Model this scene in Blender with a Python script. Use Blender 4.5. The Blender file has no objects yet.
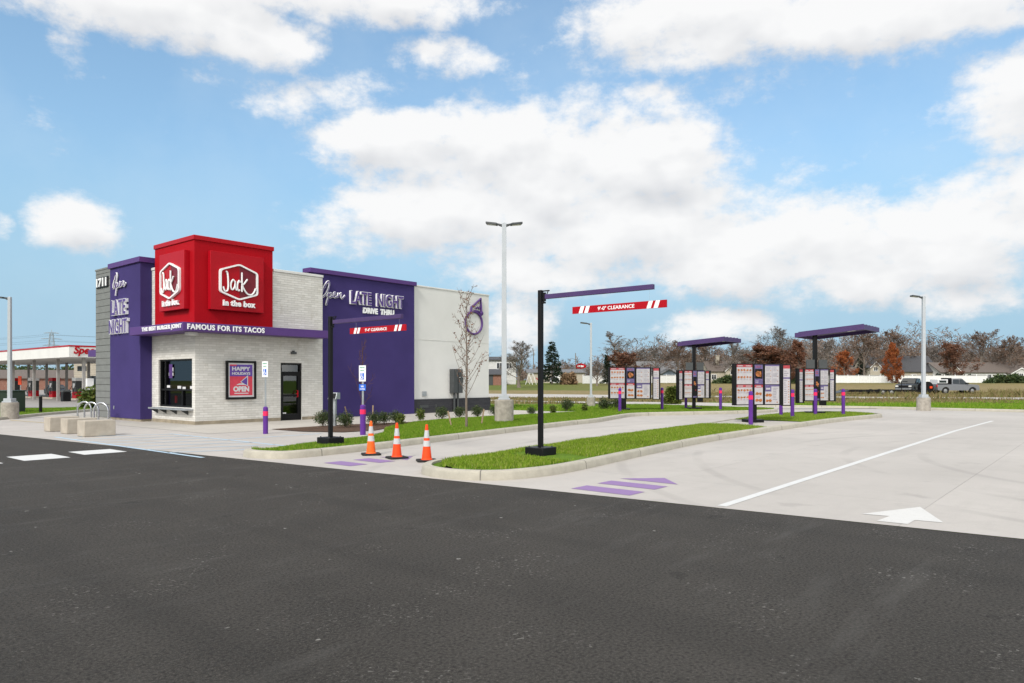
import bpy, math, random
import numpy as np
from mathutils import Vector, Matrix
random.seed(7)
R = math.radians
sc = bpy.context.scene
col = sc.collection
pi = math.pi

# ------------------------------------------------------------------ helpers
class MB:
    """collects polygons of ONE mesh object"""
    def __init__(s):
        s.v = []; s.f = []; s.m = []
    def add(s, vs, fs, m=0):
        o = len(s.v); s.v += [tuple(p) for p in vs]
        for f in fs:
            s.f.append(tuple(i + o for i in f)); s.m.append(m)
    def quad(s, a, b, c, d, m=0): s.add([a, b, c, d], [(0, 1, 2, 3)], m)
    def box(s, x0, x1, y0, y1, z0, z1, m=0):
        s.add([(x0,y0,z0),(x1,y0,z0),(x1,y1,z0),(x0,y1,z0),(x0,y0,z1),(x1,y0,z1),(x1,y1,z1),(x0,y1,z1)],
              [(0,3,2,1),(4,5,6,7),(0,1,5,4),(1,2,6,5),(2,3,7,6),(3,0,4,7)], m)
    def prism(s, poly, vec, m=0):
        n = len(poly); P = [Vector(p) for p in poly]; V = Vector(vec)
        s.add(P + [p + V for p in P], [tuple(range(n))[::-1], tuple(range(n, 2*n))] +
              [(i, (i+1) % n, n + (i+1) % n, n + i) for i in range(n)], m)
    def cyl(s, x, y, z0, z1, r0, r1=None, n=16, m=0, rot=0):
        r1 = r0 if r1 is None else r1
        a = [(x + r0*math.cos(2*pi*i/n+rot), y + r0*math.sin(2*pi*i/n+rot), z0) for i in range(n)]
        b = [(x + r1*math.cos(2*pi*i/n+rot), y + r1*math.sin(2*pi*i/n+rot), z1) for i in range(n)]
        s.add(a + b, [tuple(range(n))[::-1], tuple(range(n, 2*n))] + [(i, (i+1) % n, n+(i+1) % n, n+i) for i in range(n)], m)
    def tube(s, pts, rad, n=6, m=0, cap=True, flat=None):
        P = [Vector(p) for p in pts]
        if not hasattr(rad, '__len__'): rad = [rad]*len(P)
        vs = []; fs = []
        ref = None
        for i, p in enumerate(P):
            t = (P[min(i+1, len(P)-1)] - P[max(i-1, 0)])
            t = t.normalized() if t.length > 1e-9 else Vector((0,0,1))
            if ref is None:
                ref = Vector((1,0,0)) if abs(t.x) < .8 else Vector((0,1,0))
            a = (ref - t*ref.dot(t))
            a = a.normalized() if a.length > 1e-6 else t.orthogonal().normalized()
            ref = a; b = t.cross(a)
            for k in range(n):
                an = 2*pi*k/n
                q = a*math.cos(an)*rad[i] + b*math.sin(an)*rad[i]
                vs.append(p + q)
        for i in range(len(P)-1):
            for k in range(n):
                fs.append((i*n+k, i*n+(k+1) % n, (i+1)*n+(k+1) % n, (i+1)*n+k))
        if cap:
            fs.append(tuple(range(n))[::-1]); fs.append(tuple(range((len(P)-1)*n, len(P)*n)))
        s.add(vs, fs, m)
    def sphere(s, c, rx, ry, rz, nu=12, nv=8, m=0):
        vs = [(c[0], c[1], c[2]-rz)]
        for j in range(1, nv):
            b = -pi/2 + pi*j/nv
            for i in range(nu):
                a = 2*pi*i/nu
                vs.append((c[0]+rx*math.cos(b)*math.cos(a), c[1]+ry*math.cos(b)*math.sin(a), c[2]+rz*math.sin(b)))
        vs.append((c[0], c[1], c[2]+rz)); fs = []
        for i in range(nu):
            fs.append((0, 1+(i+1) % nu, 1+i))
            L = 1+(nv-2)*nu
            fs.append((L+i, L+(i+1) % nu, len(vs)-1))
            for j in range(nv-2):
                fs.append((1+j*nu+i, 1+j*nu+(i+1) % nu, 1+(j+1)*nu+(i+1) % nu, 1+(j+1)*nu+i))
        s.add(vs, fs, m)

def make_mesh(name, mb, mats, smooth=True, uv=True):
    me = bpy.data.meshes.new(name)
    me.from_pydata(mb.v, [], mb.f)
    for m in mats: me.materials.append(m)
    if len(mats) > 1: me.polygons.foreach_set('material_index', mb.m)
    if uv:
        ul = me.uv_layers.new(name='UVMap')
        n = len(me.loops)
        li = np.empty(n, dtype=np.int32); me.loops.foreach_get('vertex_index', li)
        co = np.array(mb.v, dtype=np.float64).reshape(-1, 3)[li]
        nr = np.empty(len(me.polygons)*3, dtype=np.float32); me.polygons.foreach_get('normal', nr)
        nr = np.abs(nr.reshape(-1, 3)); tot = np.empty(len(me.polygons), dtype=np.int32); me.polygons.foreach_get('loop_total', tot)
        ax = np.repeat(np.argmax(nr, axis=1), tot)
        out = np.where((ax == 2)[:, None], co[:, [0, 1]], np.where((ax == 0)[:, None], co[:, [1, 2]], co[:, [0, 2]]))
        ul.data.foreach_set('uv', out.astype(np.float32).ravel())
    if smooth:
        me.polygons.foreach_set('use_smooth', [True]*len(me.polygons))
        me.set_sharp_from_angle(angle=R(38))
    me.update()
    return me

def obj(name, mb, mats, parent=None, loc=(0,0,0), rz=0, bevel=0, smooth=True, label=None):
    if not isinstance(mats, (list, tuple)): mats = [mats]
    o = bpy.data.objects.new(name, make_mesh(name, mb, mats, smooth))
    col.objects.link(o)
    o.location = loc; o.rotation_euler = (0, 0, rz)
    if parent: o.parent = parent
    if bevel:
        b = o.modifiers.new('Bevel', 'BEVEL'); b.width = bevel; b.segments = 2; b.limit_method = 'ANGLE'; b.angle_limit = R(40)
    if label: o['label'] = label
    return o
def tag(o, label, cat, group=None, kind=None):
    if label: o['label'] = label
    if cat: o['category'] = cat
    if group: o['group'] = group
    if kind: o['kind'] = kind
    return o
def thing(name, label, cat, loc=(0,0,0), rz=0, group=None):
    o = bpy.data.objects.new(name, None); col.objects.link(o)
    o.empty_display_size = .2
    o.location = loc; o.rotation_euler = (0, 0, rz)
    return tag(o, label, cat, group)
def struct(name, mb, m, loc=(0,0,0), rz=0, smooth=False, label=None, cat=None):
    o = obj(name, mb, m, None, loc, rz, 0, smooth); o['kind'] = 'structure'
    o['label'] = label or name.replace('_', ' '); o['category'] = cat or name.replace('_', ' ')
    return o
def kids(o): return [c for c in col.objects if c.parent == o]
def dup(root, loc, rz=None, label=None, scale=None):
    r = root.copy(); col.objects.link(r); r.location = loc
    if rz is not None: r.rotation_euler = (0, 0, rz)
    if label: r['label'] = label
    if scale: r.scale = scale
    for c in kids(root):
        d = c.copy(); col.objects.link(d); d.parent = r
        for g in kids(c):
            e = g.copy(); col.objects.link(e); e.parent = d
    return r

# lot frame: local x = u (along the drive-through side of the restaurant), local y = v
C0 = Vector((-10.87, 24.7, 0)); ANG = math.atan2(.765, .644)
def W(u, v, z=0): return (C0.x + .644*u - .765*v, C0.y + .765*u + .644*v, z)
LOT = dict(loc=(C0.x, C0.y, 0), rz=ANG)
CAM_H = 1.55

# text as mesh, mapped on a plane: origin o, x axis xd, up axis zd, normal nd
_tc = {}
def text_geo(s, offset=0.0, spacing=1.0):
    k = (s, offset, spacing)
    if k in _tc: return _tc[k]
    cu = bpy.data.curves.new('t', 'FONT'); cu.body = s; cu.size = 1; cu.extrude = .5; cu.offset = offset
    cu.space_character = spacing; cu.resolution_u = 4
    ob = bpy.data.objects.new('t', cu); col.objects.link(ob)
    dg = bpy.context.evaluated_depsgraph_get(); dg.update()
    me = bpy.data.meshes.new_from_object(ob.evaluated_get(dg))
    v = np.array([tuple(q.co) for q in me.vertices]); f = [tuple(p.vertices) for p in me.polygons]
    bpy.data.objects.remove(ob); bpy.data.curves.remove(cu); bpy.data.meshes.remove(me)
    mn = v.min(0); mx = v.max(0)
    v = (v - mn) / np.where(mx - mn > 1e-9, mx - mn, 1)
    _tc[k] = (v, f); return _tc[k]
def text(mb, s, o, xd, zd, nd, w, h, d, m=0, offset=0.0, spacing=1.0, shear=0):
    v, f = text_geo(s, offset, spacing)
    o = Vector(o); xd = Vector(xd); zd = Vector(zd); nd = Vector(nd)
    mb.add([o + xd*(p[0]*w + shear*p[1]*h) + zd*(p[1]*h) + nd*(p[2]*d) for p in v], f, m)
def text_words(name, s, o, xd, zd, nd, w, h, d, mat, parent, offset=0.0, spacing=1.0, sub=None):
    """one mesh per word; sub = (inset, depth, material, offset) adds an inset face to each word as its child"""
    def words(off):
        v, f = text_geo(s, off, spacing); n = len(v); par = list(range(n))
        def find(a):
            while par[a] != a: par[a] = par[par[a]]; a = par[a]
            return a
        for q in f:
            r = find(q[0])
            for k in q[1:]: par[find(k)] = r
        comp = {}
        for q in f: comp.setdefault(find(q[0]), []).append(q)
        cs = sorted(comp.values(), key=lambda fs: min(v[i][0] for q in fs for i in q))
        spans = [(min(v[i][0] for q in fs for i in q), max(v[i][0] for q in fs for i in q)) for fs in cs]
        gaps = []; hi = spans[0][1]
        for i in range(1, len(spans)): gaps.append((spans[i][0]-hi, i)); hi = max(hi, spans[i][1])
        cuts = sorted(i for _, i in sorted(gaps)[::-1][:len(s.split())-1])
        out = []
        for a, b in zip([0]+cuts, cuts+[len(cs)]): out.append([q for fs in cs[a:b] for q in fs])
        return v, out
    def build(v, fs, org, ww, hh, dd, nm, mt, par_):
        ids = sorted({i for q in fs for i in q}); ix = {k: i for i, k in enumerate(ids)}
        mb = MB(); mb.add([org + Vector(xd)*(v[i][0]*ww) + Vector(zd)*(v[i][1]*hh) + Vector(nd)*(v[i][2]*dd) for i in ids], [tuple(ix[i] for i in q) for q in fs])
        return obj(nm, mb, mat if mt is None else mt, par_, smooth=False)
    v, ws = words(offset); O = Vector(o)
    res = [build(v, fs, O, w, h, d, name, None, parent) for fs in ws]
    if sub:
        g, dd, mt, off2 = sub; v2, ws2 = words(off2)
        for fs, par_ in zip(ws2, res): build(v2, fs, O + Vector(nd)*d + Vector(xd)*g + Vector(zd)*g, w-2*g, h-2*g, dd, 'letter_face', mt, par_)
    return res
def smooth_path(pts, k=6):
    out = []
    P = [pts[0]] + list(pts) + [pts[-1]]
    for i in range(1, len(P)-2):
        a, b, c, d = [np.array(q, float) for q in P[i-1:i+3]]
        for j in range(k):
            t = j/k
            out.append(.5*((2*b) + (-a+c)*t + (2*a-5*b+4*c-d)*t*t + (-a+3*b-3*c+d)*t**3))
    out.append(np.array(pts[-1], float)); return out
def stroke(mb, pts, o, xd, zd, sx, sz, r, m=0, closed=False):
    o = Vector(o); xd = Vector(xd); zd = Vector(zd)
    P = smooth_path(pts) if not closed else [np.array(p, float) for p in pts]
    mb.tube([o + xd*(p[0]*sx) + zd*(p[1]*sz) for p in P], r, 6, m)

# ------------------------------------------------------------------ materials
def new_mat(name):
    m = bpy.data.materials.new(name); m.use_nodes = True
    nt = m.node_tree; return m, nt, nt.nodes['Principled BSDF']
def nd(nt, t, **k):
    n = nt.nodes.new(t)
    for a, b in k.items():
        if a.startswith('i_'): n.inputs[a[2:].replace('_', ' ')].default_value = b
        else: setattr(n, a, b)
    return n
def ramp(nt, stops, src, interp='LINEAR'):
    r = nt.nodes.new('ShaderNodeValToRGB'); e = r.color_ramp.elements; r.color_ramp.interpolation = interp
    while len(e) > 1: e.remove(e[-1])
    e[0].position = stops[0][0]; e[0].color = (*stops[0][1], 1)
    for p, c in stops[1:]:
        x = e.new(p); x.color = (*c, 1)
    nt.links.new(src, r.inputs[0]); return r.outputs[0]
def g3(v): return (v, v, v)
def mixc(nt, f, a, b, mode='MIX'):
    n = nt.nodes.new('ShaderNodeMix'); n.data_type = 'RGBA'; n.blend_type = mode; n.clamp_factor = True
    for idx, val in ((0, f), (6, a), (7, b)):
        if hasattr(val, 'is_linked') or hasattr(val, 'links'): nt.links.new(val, n.inputs[idx])
        elif idx == 0: n.inputs[0].default_value = val
        else: n.inputs[idx].default_value = (*val, 1) if len(val) == 3 else val
    return n.outputs[2]
def math_n(nt, op, a, b=None, c=None):
    n = nt.nodes.new('ShaderNodeMath'); n.operation = op
    for i, x in enumerate((a, b, c)):
        if x is None: continue
        if hasattr(x, 'links'): nt.links.new(x, n.inputs[i])
        else: n.inputs[i].default_value = x
    return n.outputs[0]
def noise(nt, vec, scale, detail=4, rough=.55, dims='3D'):
    n = nd(nt, 'ShaderNodeTexNoise', noise_dimensions=dims); n.inputs['Scale'].default_value = scale
    n.inputs['Detail'].default_value = detail; n.inputs['Roughness'].default_value = rough
    if vec is not None: nt.links.new(vec, n.inputs['Vector'])
    return n.outputs['Fac']
def bump(nt, bs, h, dist=.01, strength=1):
    b = nd(nt, 'ShaderNodeBump'); b.inputs['Distance'].default_value = dist; b.inputs['Strength'].default_value = strength
    nt.links.new(h, b.inputs['Height']); nt.links.new(b.outputs[0], bs.inputs['Normal'])
def coord(nt, which='Object'):
    return nt.nodes.new('ShaderNodeTexCoord').outputs[which]

def plain(name, c, rough=.5, metal=0, var=.12, scale=3, bmp=0, bscale=60, spec=.3):
    m, nt, bs = new_mat(name)
    co = coord(nt)
    n = noise(nt, co, scale, 5)
    a = tuple(max(0, x*(1-var)) for x in c); b = tuple(min(1, x*(1+var)) for x in c)
    nt.links.new(ramp(nt, [(.3, a), (.7, b)], n), bs.inputs['Base Color'])
    bs.inputs['Roughness'].default_value = rough; bs.inputs['Metallic'].default_value = metal
    if spec is not None: bs.inputs['Specular IOR Level'].default_value = spec
    if bmp: bump(nt, bs, noise(nt, co, bscale, 3), bmp)
    return m
M = {}
M['purple_stucco'] = plain('purple_stucco', (.047, .034, .132), .85, var=.10, scale=.8, bmp=.004, bscale=90, spec=.15)
M['purple_metal'] = plain('purple_metal', (.080, .034, .165), .5, var=.06, scale=2)
M['purple_bollard'] = plain('purple_bollard', (.095, .024, .22), .4, var=.08)
M['pink'] = plain('pink_band', (.75, .02, .10), .45)
M['red_stucco'] = plain('red_stucco', (.36, .002, .008), .7, var=.07, scale=.9, bmp=.003, bscale=80, spec=.12)
M['red_gloss'] = plain('red_gloss', (.38, .004, .012), .35, var=.04, spec=.12)
M['red_dark'] = plain('red_dark', (.15, .003, .014), .35, var=.05)
M['white_paint'] = plain('white_paint', (.8, .8, .8), .45, var=.04)
M['sign_white'] = plain('sign_white', (.82, .82, .82), .35, var=.02)
M['black_metal'] = plain('black_metal', (.006, .006, .007), .45, var=.2, spec=.18)
M['black_rubber'] = plain('black_rubber', (.016, .016, .016), .75, var=.3)
M['dark_grey'] = plain('dark_grey_metal', (.055, .06, .062), .5, var=.1)
M['galv'] = plain('galvanised_steel', (.42, .44, .46), .38, .7, var=.12, scale=8)
M['pole_white'] = plain('pole_white', (.41, .435, .46), .4, .1, var=.05)
M['stainless'] = plain('stainless', (.55, .56, .58), .25, .95, var=.08)
M['orange'] = plain('cone_orange', (.78, .060, .006), .55, var=.08, scale=12)
M['orange_worn'] = plain('cone_orange_worn', (.80, .12, .012), .6, var=.14, scale=12)
M['reflective'] = plain('reflective_white', (.47, .48, .49), .35, var=.05)
M['blue_sign'] = plain('blue_sign', (.02, .12, .55), .4)
M['green_sign'] = plain('green_lettering', (.03, .30, .14), .4)
M['wood'] = plain('stake_wood', (.30, .215, .14), .8, var=.25, scale=20)
M['dark_green_box'] = plain('dark_green_box', (.018, .035, .022), .5, var=.15)
M['neon_purple'] = plain('sign_purple_face', (.085, .045, .20), .35, var=.04)
M['poster_red'] = plain('poster_red', (.58, .05, .085), .5, var=.12, scale=6)
M['poster_purple'] = plain('poster_purple', (.12, .06, .32), .5, var=.08, scale=6)
M['poster_white'] = plain('poster_white', (.58, .575, .59), .45, var=.05)
M['food_brown'] = plain('food_brown', (.33, .12, .035), .5, var=.5, scale=25)
M['food_orange'] = plain('food_orange', (.36, .13, .045), .5, var=.45, scale=25)
M['menu_red'] = plain('menu_red', (.33, .045, .055), .5, var=.25, scale=14)
M['menu_white'] = plain('menu_white', (.40, .385, .40), .4, var=.1, scale=9)
M['canopy_purple'] = plain('canopy_purple', (.062, .035, .118), .5, var=.08)
M['column_grey'] = plain('column_grey', (.30, .285, .27), .6)
M['text_grey'] = plain('menu_text_grey', (.22, .21, .25), .5, var=.4, scale=30)
M['menu_blue'] = plain('menu_lilac', (.105, .085, .19), .5, var=.35, scale=14)
M['tan_base'] = plain('tan_foundation', (.27, .23, .17), .85, var=.25, scale=2.5)
M['block'] = plain('precast_concrete', (.40, .355, .295), .85, var=.12, scale=5, bmp=.002, bscale=140)
M['lamp_base'] = plain('rough_concrete_base', (.33, .30, .26), .9, var=.22, scale=7, bmp=.003, bscale=120)
M['glass_dark'] = plain('tinted_glass', (.012, .016, .018), .04, var=.2, spec=.8)
M['steel_roof'] = plain('membrane_roof', (.55, .55, .53), .8)
M['mulch'] = plain('bark_mulch', (.085, .048, .03), .95, var=.6, scale=30, bmp=.03, bscale=35)
M['rim'] = plain('alloy_rim', (.35, .36, .37), .35, .8)
M['lamp_lens'] = plain('lamp_lens', (.6, .6, .58), .3)
M['tail_red'] = plain('tail_lamp_red', (.6, .02, .015), .3)

def glass_mat():
    m, nt, bs = new_mat('window_glass')
    out = nt.nodes['Material Output']
    tr = nd(nt, 'ShaderNodeBsdfTransparent'); tr.inputs[0].default_value = (.42, .45, .46, 1)
    gl = nd(nt, 'ShaderNodeBsdfGlossy'); gl.inputs['Roughness'].default_value = .015; gl.inputs[0].default_value = (.9, .95, 1, 1)
    mx = nd(nt, 'ShaderNodeMixShader'); mx.inputs[0].default_value = .10
    nt.links.new(tr.outputs[0], mx.inputs[1]); nt.links.new(gl.outputs[0], mx.inputs[2]); nt.links.new(mx.outputs[0], out.inputs[0])
    return m
M['glass'] = glass_mat()

def brick_mat(name, c1, c2, mortar, bw, bh, dirt=True, ms=.006):
    m, nt, bs = new_mat(name)
    uv = coord(nt, 'UV')
    b = nd(nt, 'ShaderNodeTexBrick', i_Scale=1.0, i_Brick_Width=bw, i_Row_Height=bh, i_Mortar_Size=ms, i_Mortar_Smooth=.3, i_Bias=0.0)
    b.inputs['Color1'].default_value = (*c1, 1); b.inputs['Color2'].default_value = (*c2, 1); b.inputs['Mortar'].default_value = (*mortar, 1)
    nt.links.new(uv, b.inputs['Vector'])
    n = noise(nt, uv, 1.1, 6, .65); n2 = noise(nt, uv, 9, 4)
    c = mixc(nt, math_n(nt, 'MULTIPLY', n2, .30), b.outputs['Color'], tuple(x*.62 for x in c1))
    if dirt:
        mp = nd(nt, 'ShaderNodeMapping'); mp.inputs['Scale'].default_value = (1.6, .7, 1); nt.links.new(uv, mp.inputs[0])
        nn = noise(nt, mp.outputs[0], 2.2, 7, .7)
        c = mixc(nt, ramp(nt, [(.56, g3(0)), (.75, g3(.55))], nn), c, (.40, .36, .29))
    nt.links.new(c, bs.inputs['Base Color']); bs.inputs['Roughness'].default_value = .8
    h = math_n(nt, 'SUBTRACT', math_n(nt, 'MULTIPLY', n2, .5), b.outputs['Fac'])
    bump(nt, bs, h, .008)
    return m
M['white_brick'] = brick_mat('white_painted_brick', (.71, .69, .65), (.58, .56, .52), (.49, .47, .43), .30, .085, ms=.006)
M['dark_brick'] = brick_mat('charcoal_brick', (.035, .035, .042), (.022, .022, .028), (.016, .016, .02), .40, .10, False)
M['red_brick'] = brick_mat('house_brick', (.26, .10, .065), (.20, .075, .05), (.3, .25, .2), .22, .075)

def siding_mat(name, c, row):
    m, nt, bs = new_mat(name); uv = coord(nt, 'UV')
    s = nd(nt, 'ShaderNodeSeparateXYZ'); nt.links.new(uv, s.inputs[0])
    fr = math_n(nt, 'FRACT', math_n(nt, 'DIVIDE', s.outputs[1], row))
    n = noise(nt, uv, 3, 5)
    base = ramp(nt, [(.3, tuple(x*.88 for x in c)), (.7, tuple(x*1.1 for x in c))], n)
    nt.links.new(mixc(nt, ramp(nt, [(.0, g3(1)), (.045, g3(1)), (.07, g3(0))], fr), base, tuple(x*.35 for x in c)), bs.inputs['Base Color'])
    bs.inputs['Roughness'].default_value = .7
    bump(nt, bs, ramp(nt, [(0, g3(0)), (.06, g3(.1)), (.09, g3(1)), (1, g3(.6))], fr), .015)
    return m
M['grey_siding'] = siding_mat('grey_lap_siding', (.165, .17, .165), .27)
M['stucco_white'] = plain('off_white_stucco', (.635, .63, .61), .85, var=.05, scale=.7, bmp=.003, bscale=90)
M['room_dark'] = plain('dark_room', (.02, .02, .022), .6)
M['house_white'] = siding_mat('white_house_siding', (.55, .55, .53), .3)
M['house_cream'] = siding_mat('cream_house_siding', (.42, .375, .30), .3)
M['house_bluegrey'] = siding_mat('blue_grey_house_siding', (.16, .20, .25), .3)
M['roof_dark'] = siding_mat('dark_shingle_roof', (.055, .055, .06), .35)
M['roof_brown'] = siding_mat('brown_shingle_roof', (.125, .10, .085), .35)
M['roof_grey'] = siding_mat('grey_shingle_roof', (.15, .15, .155), .35)
M['vinyl_fence'] = siding_mat('white_vinyl_fence', (.74, .74, .73), 2.5)

def asphalt_mat():
    m, nt, bs = new_mat('asphalt'); co = coord(nt)
    big = noise(nt, co, .16, 6, .6); mid = noise(nt, co, 1.3, 6, .65)
    fine = noise(nt, co, 90, 3, .75); fine2 = noise(nt, co, 45, 5, .8)
    base = ramp(nt, [(.34, (.0290, .0262, .0228)), (.66, (.051, .0464, .0405))], big)
    base = mixc(nt, ramp(nt, [(.40, g3(0)), (.66, g3(.6))], mid), base, (.066, .0605, .0545))
    base = mixc(nt, ramp(nt, [(.47, g3(0)), (.60, g3(.95))], fine), base, (.105, .096, .086))
    base = mixc(nt, ramp(nt, [(.50, g3(0)), (.62, g3(.9))], fine2), base, (.014, .013, .012))
    v = nd(nt, 'ShaderNodeTexVoronoi', feature='F1'); v.inputs['Scale'].default_value = 4.2; v.inputs['Randomness'].default_value = 1
    wn = nd(nt, 'ShaderNodeVectorMath', operation='ADD'); nt.links.new(co, wn.inputs[0])
    nz = nd(nt, 'ShaderNodeTexNoise'); nz.inputs['Scale'].default_value = 30; nt.links.new(co, nz.inputs['Vector'])
    sc_ = nd(nt, 'ShaderNodeVectorMath', operation='SCALE'); sc_.inputs['Scale'].default_value = .05; nt.links.new(nz.outputs['Color'], sc_.inputs[0])
    nt.links.new(sc_.outputs[0], wn.inputs[1]); nt.links.new(wn.outputs[0], v.inputs['Vector'])
    sel = ramp(nt, [(.78, g3(0)), (.82, g3(1))], nt.nodes.new('ShaderNodeSeparateColor').outputs[0])
    sepc = [n for n in nt.nodes if n.bl_idname == 'ShaderNodeSeparateColor'][0]; nt.links.new(v.outputs['Color'], sepc.inputs[0])
    spot = math_n(nt, 'MULTIPLY', ramp(nt, [(.0, g3(1)), (.05, g3(.8)), (.085, g3(0))], v.outputs['Distance']), sel)
    base = mixc(nt, math_n(nt, 'MULTIPLY', spot, .95), base, (.42, .41, .38))
    # faint pale scuffs
    mp = nd(nt, 'ShaderNodeMapping'); mp.inputs['Scale'].default_value = (.5, 2.4, 1); mp.inputs['Rotation'].default_value = (0, 0, R(-32)); nt.links.new(co, mp.inputs[0])
    base = mixc(nt, ramp(nt, [(.54, g3(0)), (.70, g3(.5))], noise(nt, mp.outputs[0], .9, 8, .72)), base, (.095, .090, .083))
    # clusters of pale flecks and dark oil specks
    cl = ramp(nt, [(.53, g3(0)), (.64, g3(1))], noise(nt, co, 1.15, 4, .6)); fk = ramp(nt, [(.60, g3(0)), (.66, g3(1))], noise(nt, co, 26, 3, .6))
    base = mixc(nt, math_n(nt, 'MULTIPLY', math_n(nt, 'MULTIPLY', cl, fk), .7), base, (.24, .23, .21))
    ol = ramp(nt, [(.66, g3(0)), (.72, g3(1))], noise(nt, co, 2.3, 3, .5))
    base = mixc(nt, math_n(nt, 'MULTIPLY', ol, .32), base, (.014, .013, .012))
    # long faint wheel paths along the drive
    mpw = nd(nt, 'ShaderNodeMapping'); mpw.inputs['Scale'].default_value = (1.1, .045, 1); nt.links.new(co, mpw.inputs[0])
    base = mixc(nt, ramp(nt, [(.50, g3(0)), (.68, g3(.24))], noise(nt, mpw.outputs[0], 1.0, 5, .55)), base, (.024, .0225, .021))
    nt.links.new(base, bs.inputs['Base Color'])
    nt.links.new(ramp(nt, [(.3, g3(.78)), (.7, g3(.92))], mid), bs.inputs['Roughness'])
    bs.inputs['Specular IOR Level'].default_value = .16
    bump(nt, bs, math_n(nt, 'ADD', fine, math_n(nt, 'MULTIPLY', fine2, .8)), .008)
    return m
M['asphalt'] = asphalt_mat()

def concrete_mat(name, c, joint=(4.6, 3.65), tint=.0):
    m, nt, bs = new_mat(name); co = coord(nt)
    big = noise(nt, co, .22, 6, .6); mid = noise(nt, co, 1.7, 7, .68); fine = noise(nt, co, 45, 3)
    base = ramp(nt, [(.28, tuple(x*.86 for x in c)), (.72, tuple(min(1, x*1.10) for x in c))], big)
    base = mixc(nt, ramp(nt, [(.50, g3(0)), (.8, g3(.4))], mid), base, tuple(x*.66 for x in c))
    base = mixc(nt, ramp(nt, [(.35, g3(0)), (.65, g3(.22))], fine), base, tuple(x*.75 for x in c))
    # stretched traffic staining along the lane
    mp = nd(nt, 'ShaderNodeMapping'); mp.inputs['Scale'].default_value = (.10, 1.3, 1); nt.links.new(co, mp.inputs[0])
    base = mixc(nt, ramp(nt, [(.52, g3(0)), (.75, g3(.30))], noise(nt, mp.outputs[0], 1.0, 6, .6)), base, tuple(x*.68 for x in c))
    # tyre arcs
    wv = nd(nt, 'ShaderNodeTexWave', wave_type='RINGS', rings_direction='Z'); wv.inputs['Scale'].default_value = .22; wv.inputs['Distortion'].default_value = 1.2
    wv.inputs['Detail'].default_value = 3; wv.inputs['Detail Scale'].default_value = .5
    mp2 = nd(nt, 'ShaderNodeMapping'); mp2.inputs['Location'].default_value = (-6, 27.5, 0); nt.links.new(co, mp2.inputs[0]); nt.links.new(mp2.outputs[0], wv.inputs['Vector'])
    arc = math_n(nt, 'MULTIPLY', ramp(nt, [(.93, g3(0)), (.99, g3(.28))], wv.outputs['Fac']), ramp(nt, [(.45, g3(0)), (.6, g3(1))], noise(nt, co, .35, 3)))
    base = mixc(nt, arc, base, tuple(x*.5 for x in c))
    s = nd(nt, 'ShaderNodeSeparateXYZ'); nt.links.new(co, s.inputs[0])
    jm = None
    for i, off in ((0, 1.7), (1, .55)):
        fr = math_n(nt, 'FRACT', math_n(nt, 'DIVIDE', math_n(nt, 'ADD', s.outputs[i], 100*joint[i] + off), joint[i]))
        j = math_n(nt, 'LESS_THAN', fr, .012/joint[i])
        jm = j if jm is None else math_n(nt, 'MAXIMUM', jm, j)
    fl = []
    for i, off in ((0, 1.7), (1, .55)): fl.append(math_n(nt, 'FLOOR', math_n(nt, 'DIVIDE', math_n(nt, 'ADD', s.outputs[i], 100*joint[i] + off), joint[i])))
    cb_ = nd(nt, 'ShaderNodeCombineXYZ'); nt.links.new(fl[0], cb_.inputs[0]); nt.links.new(fl[1], cb_.inputs[1])
    wn_ = nd(nt, 'ShaderNodeTexWhiteNoise', noise_dimensions='2D'); nt.links.new(cb_.outputs[0], wn_.inputs['Vector'])
    base = mixc(nt, math_n(nt, 'MULTIPLY', wn_.outputs['Value'], .24), base, tuple(x*.72 for x in c))
    dr = ramp(nt, [(.63, g3(0)), (.72, g3(1))], noise(nt, co, 1.2, 3, .55))
    base = mixc(nt, math_n(nt, 'MULTIPLY', dr, .28), base, tuple(x*.45 for x in c))
    base = mixc(nt, math_n(nt, 'MULTIPLY', jm, .3), base, tuple(x*.45 for x in c))
    nt.links.new(base, bs.inputs['Base Color']); bs.inputs['Roughness'].default_value = .82
    bs.inputs['Specular IOR Level'].default_value = .3
    bump(nt, bs, math_n(nt, 'SUBTRACT', math_n(nt, 'MULTIPLY', fine, .5), jm), .004)
    return m
M['concrete'] = concrete_mat('lot_concrete', (.45, .42, .39))
M['sidewalk'] = concrete_mat('sidewalk_concrete', (.46, .43, .385), (1.8, 1.8))
M['far_concrete'] = concrete_mat('road_concrete', (.46, .43, .40), (6, 6))
M['dark_pad'] = concrete_mat('forecourt_concrete', (.30, .28, .265), (5, 5))

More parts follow.
